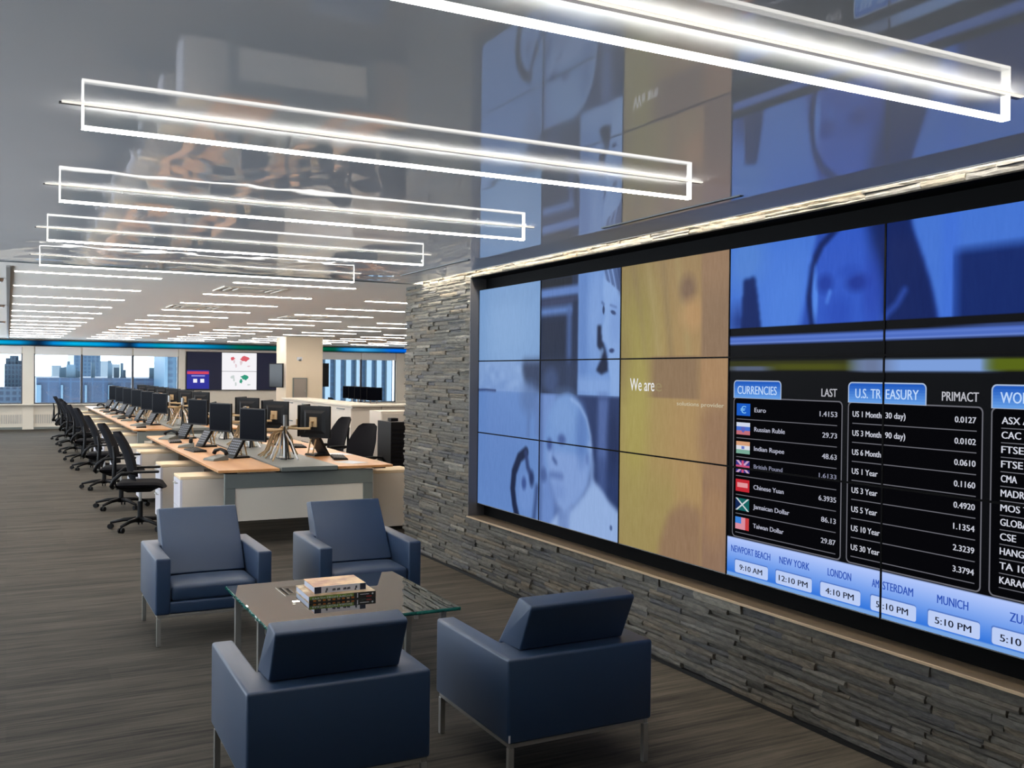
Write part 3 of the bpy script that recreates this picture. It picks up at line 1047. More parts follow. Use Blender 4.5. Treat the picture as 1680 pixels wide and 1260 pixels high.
def table(u0, u1, tab_u1, title, tit, head, hd, rows, row_v0, row_dv, left_u, num_u, icons=False):
    # rounded frame
    for q, col, off in ((ground(u0, 1.362, u1, 2.632, 0.022, 0.04), LINE, 0.0004), (ground(u0 + 0.006, 1.372, u1 - 0.006, 2.622, 0.018, 0.033), (5, 5, 8), 0.0006)):
        gpoly(q, col, off)
    # tab: light rim, blue face shaded by stripes of its own colour ramp
    gpoly(ground(u0, 1.208, tab_u1, 1.370, 0.022, 0.04, True), (168, 186, 214), 0.0007)
    steps = 7
    inner = ground(u0 + 0.006, 1.218, tab_u1 - 0.006, 1.366, 0.017, 0.032, True)
    for k in range(steps):
        q = clip(clip(inner, 1, 1.218 + 0.148 * k / steps, False), 1, 1.218 + 0.148 * (k + 1) / steps, True)
        t = k / (steps - 1)
        gpoly(q, (int(36 + 62 * t), int(92 + 62 * t), int(190 + 36 * t)), 0.0009)
    for body, a, b in title:
        gtext(body, a, b, 1.255, 1.332, (188, 214, 250))
    if head:
        gtext(head, hd[0], hd[1], 1.262, 1.330, (186, 186, 194))


table(3.04, 3.773, 3.385, [('CURRENCIES', 3.071, 3.354)], None, 'LAST', (3.646, 3.739), [], 0, 0, 0, 0)
CUR = [('Euro', '1.4153', 3.33), ('Russian Ruble', '29.73', 3.413), ('Indian Rupee', '48.63', 3.41), ('British Pound', '1.6133', 3.40), ('Chinese Yuan', '6.3935', 3.41), ('Jamaican Dollar', '86.13', 3.45), ('Taiwan Dollar', '29.87', 3.413)]
for k, (a, num, ue) in enumerate(CUR):
    v = 1.470 + 0.1713 * k
    grect(3.066, v + 0.086, 3.742, v + 0.093, LINE, 0.0008)
    gtext(a, 3.199, 3.199 + (ue - 3.199) * (0.62 if k == 0 else 1), v - 0.022 - (0.01 if k == 3 else 0), v + (0.006 if k == 3 else 0.020), (176, 178, 196) if k != 3 else SOFT)
    gtext(num, 3.742 - 0.0175 * len(num), 3.742, v - 0.022 - (0.01 if k == 3 else 0), v + (0.006 if k == 3 else 0.022), (176, 178, 192) if k != 3 else SOFT)
    u0, u1, t, bt = 3.065, 3.167, v - 0.052, v + 0.058
    h = (bt - t) / 3
    if k == 0:
        grect(u0, t, u1, bt, (28, 92, 196))
        gtext('€', u0 + 0.03, u1 - 0.03, t + 0.022, bt - 0.022, (126, 190, 240))
    elif k == 1:
        grect(u0, t, u1, t + h, (206, 214, 232)); grect(u0, t + h, u1, t + 2 * h, (70, 110, 200)); grect(u0, t + 2 * h, u1, bt, (190, 110, 120))
        gpoly([(u0 + 0.035, t + 0.04), (u1 - 0.035, t + 0.04), (u1 - 0.04, bt - 0.03), ((u0 + u1) / 2, bt - 0.018), (u0 + 0.04, bt - 0.03)], (90, 96, 180), 0.0012)
    elif k == 2:
        grect(u0, t, u1, t + h, (210, 156, 120)); grect(u0, t + h, u1, t + 2 * h, (214, 216, 226)); grect(u0, t + 2 * h, u1, bt, (120, 168, 150))
        grect(u0 + 0.04, t + h * 1.15, u1 - 0.04, t + h * 1.85, (100, 116, 190), 0.0012)
    elif k == 3:
        grect(u0, t, u1, bt, (58, 52, 130))
        mu, mv = (u0 + u1) / 2, (t + bt) / 2
        for (a0, b0, a1, b1) in ((u0, t, u1, bt), (u0, bt, u1, t)):
            gpoly([(a0, b0), (a0 + 0.02, b0), (a1, b1), (a1 - 0.02, b1)], (196, 160, 196), 0.0010)
        grect(u0, mv - 0.012, u1, mv + 0.012, (196, 80, 120), 0.0012); grect(mu - 0.008, t, mu + 0.008, bt, (196, 80, 120), 0.0012)
        grect(u0, mv + 0.02, u1, mv + 0.026, (5, 5, 8), 0.0013)
    elif k == 4:
        grect(u0, t, u1, bt, (192, 40, 52)); grect(u0 + 0.012, t + 0.03, u1 - 0.012, bt - 0.038, (222, 150, 156), 0.0011)
    elif k == 5:
        grect(u0, t, u1, bt, (22, 98, 96))
        gpoly([(u0, t), (u0, bt), ((u0 + u1) / 2, (t + bt) / 2)], (20, 40, 84), 0.0010)
        for (a0, b0, a1, b1) in ((u0, t, u1, bt), (u0, bt, u1, t)):
            gpoly([(a0, b0), (a0 + 0.014, b0), (a1, b1), (a1 - 0.014, b1)], (200, 210, 214), 0.0011)
    else:
        grect(u0, t, u1, bt, (214, 140, 156)); grect(u0, t, u0 + 0.045, t + 0.058, (60, 130, 214), 0.0010); grect(u0 + 0.075, t, u1, bt, (196, 60, 62), 0.0010)

table(3.803, 4.476, 4.217, [('U.S. TR', 3.846, 3.986), ('EASURY', 4.012, 4.179)], None, 'PRIMACT', (4.291, 4.456), [], 0, 0, 0, 0)
TRE = [('US 1 Month', '30 day)', '0.0127'), ('US 3 Month', '90 day)', '0.0102'), ('US 6 Month', '', '0.0610'), ('US 1 Year', '', '0.1160'), ('US 3 Year', '', '0.4920'), ('US 5 Year', '', '1.1354'), ('US 10 Year', '', '2.3239'), ('US 30 Year', '', '3.3794')]
for k, (a, b2, num) in enumerate(TRE):
    v = 1.458 + 0.1492 * k
    grect(3.830, v + 0.070, 4.449, v + 0.077, LINE, 0.0008)
    gtext(a, 3.832, 3.832 + 0.0158 * len(a), v - 0.025, v + 0.022, BODY)
    if b2:
        gtext(b2, 4.012, 4.115, v - 0.027, v + 0.020, BODY)
    gtext(num, 4.352, 4.446, v - 0.024, v + 0.020, BODY)

table(4.509, 4.995, 4.80, [('WORLD', 4.548, 4.720)], None, '', (0, 0), [], 0, 0, 0, 0)
for k, a in enumerate(('ASX ALL', 'CAC 40', 'FTSE 100', 'FTSE MIB', 'CMA', 'MADRID', 'MOS TIMES', 'GLOBAL', 'CSE', 'HANG SENG', 'TA 100', 'KARACHI')):
    v = 1.447 + 0.0968 * k
    grect(4.552, v + 0.050, 4.98, v + 0.056, LINE, 0.0008)
    gtext(a, 4.555, 4.555 + 0.0215 * len(a), v - 0.025, v + 0.024, (206, 208, 220))

# city clocks along the lower edge
CITY = [('NEWPORT BEACH', 3.038, 3.324, '9:10 AM', 3.063, 3.309), ('NEW YORK', 3.388, 3.585, '12:10 PM', 3.360, 3.601), ('LONDON', 3.699, 3.836, '4:10 PM', 3.650, 3.889), (None, 0, 0, None, 3.942, 4.182),
        ('MUNICH', 4.283, 4.424, '5:10 PM', 4.236, 4.476), ('ZURICH', 4.60, 4.74, '5:10 PM', 4.523, 4.765)]
for nm, a, b2, tm, w0, w1 in CITY:
    gpoly(ground(w0, 2.828, w1, 2.952, 0.012, 0.02), (84, 122, 200), 0.0006)
    gpoly(ground(w0 + 0.004, 2.838, w1, 2.952, 0.010, 0.018), (186, 204, 244), 0.0008)
    if nm:
        gtext(nm, a, b2, 2.708, 2.772, (44, 80, 178))
        m0 = (w0 + w1) / 2
        hw = 0.0118 * len(tm)
        gtext(tm, m0 - hw, m0 + hw, 2.870, 2.920, (24, 28, 44))
gtext('AM', 3.953, 3.990, 2.708, 2.772, (44, 80, 178))
gtext('STERDAM', 4.010, 4.166, 2.708, 2.772, (44, 80, 178))
gtext('5', 3.977, 3.992, 2.870, 2.920, (24, 28, 44))
gtext(':10 PM', 4.012, 4.142, 2.870, 2.920, (24, 28, 44))
# words on the yellow screen
gtext('We are', 2.107, 2.352, 1.198, 1.336, (232, 232, 232), cap=(0, 0.729))
gtext('e', 2.362, 2.425, 1.232, 1.336, (150, 134, 100), cap=(0, 0.56))
gtext('solutions provider', 2.566, 2.966, 1.424, 1.466, (196, 186, 160), cap=(0, 0.75))

# --- the displays themselves
ROWN = ('top row', 'middle row', 'bottom row')
PDESC = {
    (0, 0): 'blank pale blue picture', (0, 1): 'pale blue picture with dark smudge', (0, 2): 'dark curved hair on blue',
    (1, 0): 'blue picture of a face in profile', (1, 1): 'bald forehead below a dark interior', (1, 2): 'older man in white shirt',
    (2, 0): 'plain mustard yellow picture', (2, 1): 'mustard picture with white words', (2, 2): 'mustard picture with brown shadow',
    (3, 0): 'woman with long hair on bright blue', (3, 1): 'black list of currencies with flags', (3, 2): 'last currencies and first city clocks',
    (4, 0): 'bright blue picture with dark square', (4, 1): 'black table of treasury rates, upper part', (4, 2): 'treasury rates over city clocks'}
BZ = 0.0045


def paint(canvas, c0, c, r):
    """the part of a picture that falls on one display, as a finely divided sheet with its colours"""
    i0, j0 = (c - c0) * NU, r * NV
    i1, j1 = i0 + NU, j0 + NV
    cc = canvas.c[j0:j1, i0:i1]
    return cc


base_f = None
for c in range(5):
    for r in range(3):
        y1, y0 = UY0 - c * PW, UY0 - (c + 1) * PW
        z1, z0 = VZ0 - r * PH, VZ0 - (r + 1) * PH
        org = Vector((SX, (y0 + y1) / 2, z0))
        t = thing('display_panel', 'video wall display in the %s showing %s' % (ROWN[r], PDESC[(c, r)]), 'screen', org, 0, 'displays of the video wall')
        # housing behind and a raised black rim
        m = MB()
        hy, hz = PW / 2, PH
        m.box(0.004, -hy + 0.001, 0.001, 0.055, hy - 0.001, hz - 0.001)
        m.build('housing', MT['black_plastic'], t)
        m = MB()
        m.box(-0.004, -hy, 0, 0.0039, -hy + BZ, hz).box(-0.004, hy - BZ, 0, 0.0039, hy, hz)
        m.box(-0.004, -hy + BZ, 0, 0.0039, hy - BZ, BZ, 1 if r == 2 else 0).box(-0.004, -hy + BZ, hz - BZ, 0.0039, hy - BZ, hz, 0)
        m.build('bezel', [MT['recess_black'], MT['silver']], t)
        # screen sheet
        cc = paint(A, 0, c, r) if c < 2 else paint(Y, 2, c, r) if c == 2 else paint(B, 3, c, r)
        us = np.linspace(hy - BZ, -hy + BZ, NU)
        vs = np.linspace(hz - BZ, BZ, NV)
        gu, gv = np.meshgrid(us, vs)
        vv = np.stack([np.zeros_like(gu), gu, gv], -1).reshape(-1, 3)
        if base_f is None:
            jj, ii = np.meshgrid(np.arange(NV - 1), np.arange(NU - 1), indexing='ij')
            a = (jj * NU + ii).ravel()
            base_f = np.stack([a, a + NU, a + NU + 1, a + 1], -1)
        me = bpy.data.meshes.new('screen')
        me.vertices.add(len(vv))
        me.vertices.foreach_set('co', vv.ravel().astype(np.float32))
        me.loops.add(base_f.size)
        me.loops.foreach_set('vertex_index', base_f.ravel().astype(np.int32))
        me.polygons.add(len(base_f))
        me.polygons.foreach_set('loop_start', np.arange(0, base_f.size, 4, dtype=np.int32))
        me.update(calc_edges=True)
        at = me.attributes.new('picture', 'FLOAT_COLOR', 'POINT')
        s = cc.reshape(-1, 3) / 255.0
        ln = np.where(s <= 0.04045, s / 12.92, ((s + 0.055) / 1.055) ** 2.4)
        at.data.foreach_set('color', np.concatenate([ln, np.ones((len(ln), 1))], 1).ravel().astype(np.float32))
        me.materials.append(SCREEN)
        so = bpy.data.objects.new('screen', me)
        C.objects.link(so)
        so.parent = t
        g = GR.get((c, r))
        if g:
            mb = MB()
            mb.v = [(q[0] - org.x, q[1] - org.y, q[2] - org.z) for q in g['v']]
            mb.f, mb.m = g['f'], g['m']
            mb.build('screen_lettering', g['mats'], t)

# ================================================================ LOUNGE
def make_armchair(label):
    """front towards -Y, origin on the floor under the centre"""
    t = thing('armchair', label, 'armchair', (0, 0, 0), 0, 'blue lounge armchairs')
    w, d = 0.345, 0.36
    m = MB()
    ai, bi = w - 0.088, 0.115
    m.prism([(-w, -d), (-ai, -d), (-ai, bi), (ai, bi), (ai, -d), (w, -d), (w, d), (-w, d)], 0.187, 0.525)
    m.box(-ai - 0.01, -d + 0.004, 0.189, ai + 0.01, bi + 0.01, 0.262)
    m.build('shell', MT['leather'], t, bevel=0.013, seg=3, smooth=True)
    # seat cushion
    m = MB()
    n1, n2 = 14, 12
    for j in range(n2 + 1):
        for i in range(n1 + 1):
            a, b = i / n1 * 2 - 1, j / n2 * 2 - 1
            cr = 0.016 * (1 - a ** 4) * (1 - b ** 4)
            m.v.append((a * (ai - 0.004), -d + 0.006 + (b + 1) / 2 * (d - 0.02), 0.352 + cr))
    k = n1 + 1
    for j in range(n2):
        for i in range(n1):
            q = j * k + i
            m.f.append((q, q + 1, q + k + 1, q + k))
            m.m.append(0)
    ring = [i for i in range(k)] + [j * k + n1 for j in range(1, n2 + 1)] + [n2 * k + i for i in range(n1 - 1, -1, -1)] + [j * k for j in range(n2 - 1, 0, -1)]
    b0 = len(m.v)
    for q in ring:
        m.v.append((m.v[q][0], m.v[q][1], 0.264))
    for i in range(len(ring)):
        j = (i + 1) % len(ring)
        m.f.append((ring[j], ring[i], b0 + i, b0 + j))
        m.m.append(0)
    m.f.append(tuple(b0 + i for i in range(len(ring))))
    m.m.append(0)
    m.build('seat_cushion', MT['leather'], t, bevel=0.018, seg=3, smooth=True, angle=50)
    # leaning back cushion
    prof = [(-0.040, 0.366), (0.00, 0.345), (0.095, 0.40), (0.104, 0.520), (0.270, 0.527), (0.362, 0.712), (0.358, 0.726), (0.264, 0.742), (0.252, 0.735), (0.110, 0.560)]
    prof = [(-0.36 + y + 0.36, z) for y, z in prof]
    m = MB()
    m.extrude_profile([(y, z) for y, z in prof], -ai + 0.008, ai - 0.008)
    m.build('back_cushion', MT['leather'], t, bevel=0.014, seg=3, smooth=True, angle=25)
    # metal frame
    m = MB()
    for s in (-1, 1):
        m.box(s * (w - 0.012), -d + 0.012, 0.168, s * (w - 0.032), d - 0.012, 0.186)
        m.box(-w + 0.032, s * (d - 0.012), 0.168, w - 0.032, s * (d - 0.032), 0.186)
    m.build('frame', MT['steel'], t, bevel=0.002)
    for sx in (-1, 1):
        for sy in (-1, 1):
            MB().box(sx * (w - 0.010), sy * (d - 0.010), 0.0, sx * (w - 0.034), sy * (d - 0.034), 0.1675).build('leg', MT['steel'], t, bevel=0.002)
    return t


a1 = make_armchair('blue leather armchair facing the camera, by the row of black task chairs')
a1.location = (1.127, 6.385, 0)
for ch in a1.children:
    if ch.name.startswith('back_cushion'):
        pass
dup(a1, (2.117, 6.335, 0), math.radians(-1.5), 'blue leather armchair facing the camera, beside the stone wall')
dup(a1, (1.092, 3.735, 0), math.radians(180 - 1.0), 'blue leather armchair seen from behind, overlapping the glass table')
a4 = dup(a1, (2.092, 3.700, 0), math.radians(180), 'blue leather armchair seen from behind, nearest the wall of screens')
MB().box(0.336, 0.3612, 0.196, 0.344, 0.363, 0.226).build('sewn_tag', MT['paper'], a4)['label'] = 'small white tag on the seam'

# glass coffee table
TZ = 0.425
t = thing('coffee_table', 'square glass coffee table with chipped green edges between the four armchairs', 'table', (1.605, 5.085, 0))
glass_top = clear_glass('clear table glass', (0.80, 0.88, 0.86, 1), 1.5)
_gn, _gl = glass_top.node_tree.nodes, glass_top.node_tree.links
_lw = _gn.new('ShaderNodeLayerWeight')
_lw.inputs['Blend'].default_value = 0.68
_mixn = [q for q in _gn if q.bl_idname == 'ShaderNodeMixShader'][0]
_lw.inputs['Blend'].default_value = 0.5
_gr = _gn.new('ShaderNodeMapRange')
_gr.inputs['From Min'].default_value, _gr.inputs['From Max'].default_value = 0.0, 0.85
_gr.inputs['To Min'].default_value, _gr.inputs['To Max'].default_value = 0.30, 0.92
_gl.new(_lw.outputs['Facing'], _gr.inputs['Value'])
_gl.new(_gr.outputs[0], _mixn.inputs[0])
hw = 0.505
MB().box(-hw + 0.006, -hw + 0.006, TZ - 0.019, hw - 0.006, hw - 0.006, TZ).build('glass_top', glass_top, t)
teal = mat('chipped glass edge', rgb(38, 132, 118), 0.12, 0, 0.8)
teal.node_tree.nodes['Principled BSDF'].inputs['Transmission Weight'].default_value = 0.35
rg = random.Random(3)
m = MB()
for side in range(4):
    x = -hw
    while x < hw - 1e-4:
        w = min(rg.uniform(0.012, 0.03), hw - x)
        d0, d1 = rg.uniform(0, 0.006), rg.uniform(-0.003, 0.004)
        q = []
        for (px, py, pz) in ((x, -hw + 0.007, 0), (x + w, -hw + 0.007, 0), (x + w, -hw + d0, 0.004 + d1), (x, -hw + d0 * 0.4, 0.006), (x, -hw + 0.007, 0.0185), (x + w, -hw + 0.007, 0.0185), (x + w, -hw + d0 * 0.6, 0.014 + d1), (x, -hw + d0, 0.013)):
            c, s = [(1, 0), (0, 1), (-1, 0), (0, -1)][side]
            q.append((px * c - py * s, px * s + py * c, TZ - 0.019 + pz))
        b0 = len(m.v)
        m.v += q
        for f4 in ((0, 1, 2, 3), (4, 7, 6, 5), (3, 2, 6, 7), (0, 3, 7, 4), (1, 5, 6, 2), (0, 4, 5, 1)):
            m.f.append(tuple(b0 + i for i in f4))
            m.m.append(0)
        x += w
m.build('chipped_edge', teal, t)
for lx, ly in ((-0.475, -0.235), (0.475, -0.335), (-0.475, 0.30), (0.495 - 0.02, 0.17)):
    mm = MB()
    mm.box(lx - 0.016, ly - 0.016, 0.0, lx + 0.016, ly + 0.016, TZ - 0.026)
    lg = mm.build('leg', MT['steel'], t, bevel=0.002)
    MB().tube([(lx, ly, TZ - 0.0255), (lx, ly, TZ - 0.0192)], 0.028, 20).build('mounting_disc', MT['steel'], lg)

# two books
cover_low = add_noise_bump(mat('printed cover', rgb(206, 170, 120), 0.4, 0, 0.5), 16, 0, 0, 3, (1, 1, 1), (rgb(150, 112, 70), rgb(226, 200, 160)))
cover_top = add_noise_bump(mat('warm printed cover', rgb(200, 140, 96), 0.3, 0, 0.5), 11, 0, 0, 3, (1, 1, 1), (rgb(176, 108, 74), rgb(232, 188, 128)))
page = mat('page block', rgb(206, 210, 226), 0.8)
spine_dark = mat('dark spine', rgb(34, 34, 30), 0.35)
spine_green = add_noise_bump(mat('green landscape spine', rgb(96, 124, 40), 0.4), 40, 0, 0, 3, (1, 1, 0.6), (rgb(70, 92, 28), rgb(140, 170, 60)))
spine_white = mat('white spine', rgb(214, 214, 220), 0.4)
orange = mat('orange print', rgb(196, 110, 30), 0.4)
red_ = mat('red print', rgb(170, 40, 40), 0.4)


def book(label, loc, rz, w, d, h, cov, spine):
    b = thing('book', label, 'book', loc, rz, 'books on the glass table')
    ct = 0.003
    MB().box(-w / 2, -d / 2, 0, w / 2, d / 2, ct).box(-w / 2, -d / 2, h - ct, w / 2, d / 2, h).build('cover', cov, b)
    MB().box(-w / 2 + 0.004, -d / 2 + 0.003, ct, w / 2 - 0.004, d / 2 - 0.004, h - ct).build('pages', page, b)
    MB().box(-w / 2, -d / 2 - 0.003, 0, w / 2, -d / 2 - 0.0001, h).build('spine', spine, b)
    return b


b1 = book('large photo book with green and black lettered spine, lower one on the glass table', (1.603, 5.135, TZ + 0.0005), -0.03, 0.366, 0.300, 0.034, cover_low, spine_dark)


def spine_text(body, x0, x1, z0, z1, y, mt, parent):
    vs, fs = text_polys(body)
    a0, a1 = vs[:, 0].min(), vs[:, 0].max()
    mb = MB()
    mb.v = [(x0 + (q[0] - a0) / (a1 - a0) * (x1 - x0), y, z0 + q[1] / 0.729 * (z1 - z0)) for q in vs]
    mb.f = fs
    mb.m = [0] * len(fs)
    return mb.build('lettering', mt, parent)


ys = -0.15 - 0.0032
m = MB()
m.quad((-0.18, ys, 0.016), (0.06, ys, 0.016), (0.06, ys, 0.033), (-0.18, ys, 0.033), 0)
for k in range(9):
    x = -0.16 + k * 0.026
    m.quad((x, ys - 0.0001, 0.005), (x + 0.014, ys - 0.0001, 0.005), (x + 0.016, ys - 0.0001, 0.013), (x - 0.002, ys - 0.0001, 0.014), 1 + k % 2)
m.quad((0.078, ys, 0.006), (0.084, ys, 0.006), (0.084, ys, 0.030), (0.078, ys, 0.030), 3)
m.quad((0.13, ys, 0.006), (0.16, ys, 0.006), (0.16, ys, 0.012), (0.13, ys, 0.012), 4)
m.build('spine_print', [spine_green, orange, cover_low, spine_white, red_], b1)
spine_text('EARTH FROM ABOVE', -0.165, 0.052, 0.017, 0.0275, ys - 0.0004, spine_white, b1)
m = MB()
m.quad((0.095, ys, 0.020), (0.145, ys, 0.020), (0.145, ys, 0.0235), (0.095, ys, 0.0235), 0)
m.tube([(0.165, ys - 0.0001, 0.022), (0.165, ys - 0.0003, 0.022)], 0.005, 10, 0)
m.build('spine_mark', spine_white, b1)

b2 = book('smaller book with white spine and black end blocks, lying on the larger photo book', (1.603, 5.150, TZ + 0.0352), -0.02, 0.286, 0.225, 0.036, cover_top, spine_white)
ys = -0.1125 - 0.0032
m = MB()
m.quad((-0.142, ys, 0.001), (-0.105, ys, 0.001), (-0.105, ys, 0.035), (-0.142, ys, 0.035), 0)
m.quad((0.110, ys, 0.001), (0.142, ys, 0.001), (0.142, ys, 0.035), (0.110, ys, 0.035), 0)
for x in (-0.085, 0.078):
    m.quad((x, ys, 0.002), (x + 0.012, ys, 0.002), (x + 0.008, ys, 0.018), (x + 0.012, ys, 0.034), 1)
    m.quad((x + 0.006, ys - 0.0001, 0.010), (x + 0.016, ys - 0.0001, 0.012), (x + 0.016, ys - 0.0001, 0.026), (x + 0.006, ys - 0.0001, 0.024), 1)
for x in (-0.045, -0.02, 0.015, 0.036):
    m.quad((x, ys, 0.008), (x + 0.020, ys, 0.010), (x + 0.018, ys, 0.022), (x + 0.002, ys, 0.020), 1)
m.build('spine_print', [mat('navy block', rgb(34, 40, 58), 0.4), mat('grey ornament', rgb(70, 74, 84), 0.5)], b2)


# ================================================================ DESK BENCHES
def bench(label, x0, x1, y0, y1, group=None, end_panel=True):
    t = thing('desk_bench', label, 'desk', ((x0 + x1) / 2, y0, 0), 0, group)
    hw, L = (x1 - x0) / 2, y1 - y0
    wl = 0.565
    for s in (-1, 1):
        MB().box(s * hw, 0, 0.705, s * (hw - wl), L, 0.730).build('worktop', MT['worktop'], t, bevel=0.003)
    m = MB().box(-hw + wl + 0.012, -0.03, 0.70, hw - wl - 0.012, L + 0.03, 0.742)
    m.build('cable_tray', MT['grey_metal'], t, bevel=0.004)
    for y in (0.03, L - 0.08):
        MB().box(-hw + 0.065, y, 0.555, hw - 0.20, y + 0.05, 0.690).build('end_beam', MT['grey_metal'], t, bevel=0.003)
    for y in (0.03, L - 0.08):
        for (a, c) in ((-hw + 0.065, -hw + 0.160), (hw - 0.295, hw - 0.20)):
            MB().box(a, y, 0.0, c, y + 0.05, 0.554).build('leg', MT['grey_metal'], t, bevel=0.003)
        MB().box(-hw + 0.161, y + 0.012, 0.245, hw - 0.296, y + 0.036, 0.5535).build('end_panel', MT['white_matte'], t, bevel=0.002)
    m = MB()
    for k in range(4):
        x = -hw + 0.12 + k * (2 * hw - 0.24) / 3
        m.box(x - 0.06, 0.05, 0.6905, x + 0.06, L - 0.05, 0.7045)
    m.build('top_support', MT['dark_inside'], t)
    return t


XL, XR = 1.72, 3.42
bench('long double-sided wood-topped desk bench nearest the blue armchairs', XL, XR, 9.08, 14.24, 'desk benches')
bench('long double-sided wood-topped desk bench beyond the first, reaching the windows', XL, XR, 15.80, 26.2, 'desk benches')
bench('dark-edged desk bench by the striped window, behind the cream cabinets', 7.9, 9.5, 22.6, 26.0, 'desk benches')


# pedestals
def make_pedestal(label, rz, loc):
    """drawer fronts towards -X"""
    t = thing('drawer_pedestal', label, 'drawer unit', loc, rz, 'drawer pedestals')
    hx, hy = 0.225, 0.20
    MB().box(-hx + 0.02, -hy, 0.045, hx, hy, 0.60).build('body', MT['cabinet'], t, bevel=0.003)
    MB().box(-hx, -hy, 0.6005, hx, hy, 0.632).build('seat_pad', MT['cabinet_top'], t, bevel=0.008, seg=3)
    for z0, z1 in ((0.05, 0.335), (0.34, 0.598)):
        dr = MB().box(-hx - 0.002, -hy + 0.002, z0, -hx + 0.0195, hy - 0.002, z1).build('drawer', MT['cabinet_side'], t, bevel=0.002)
        MB().tube([(-hx - 0.002, -0.07, z1 - 0.04), (-hx - 0.026, -0.07, z1 - 0.04), (-hx - 0.026, 0.07, z1 - 0.04), (-hx - 0.002, 0.07, z1 - 0.04)], 0.005, 6).build('handle', MT['steel'], dr)
    for sx in (-1, 1):
        for sy in (-1, 1):
            MB().tube([(sx * 0.17, sy * 0.15 - 0.01, 0.022), (sx * 0.17, sy * 0.15 + 0.01, 0.022)], 0.022, 10).box(sx * 0.17 - 0.008, sy * 0.15 - 0.008, 0.03, sx * 0.17 + 0.008, sy * 0.15 + 0.008, 0.0448).build('caster', MT['black_plastic'], t)
    return t


pd = None
PY = (9.80, 11.12, 12.93, 13.95, 16.5, 18.05, 19.75, 21.7, 23.75, 25.6)
for k, y in enumerate(PY):
    lab = 'cream drawer pedestal in the row beside the task chairs, %s from the blue armchairs' % ORD[k]
    if pd is None:
        pd = make_pedestal(lab, 0, (1.69, y, 0))
    else:
        dup(pd, (1.69, y, 0), 0, lab)
for k, y in enumerate((9.66, 10.5, 12.35)):
    dup(pd, (3.575, y, 0), math.pi, 'cream drawer pedestal on the stone wall side of the nearest bench, %s from the armchairs' % ORD[k])


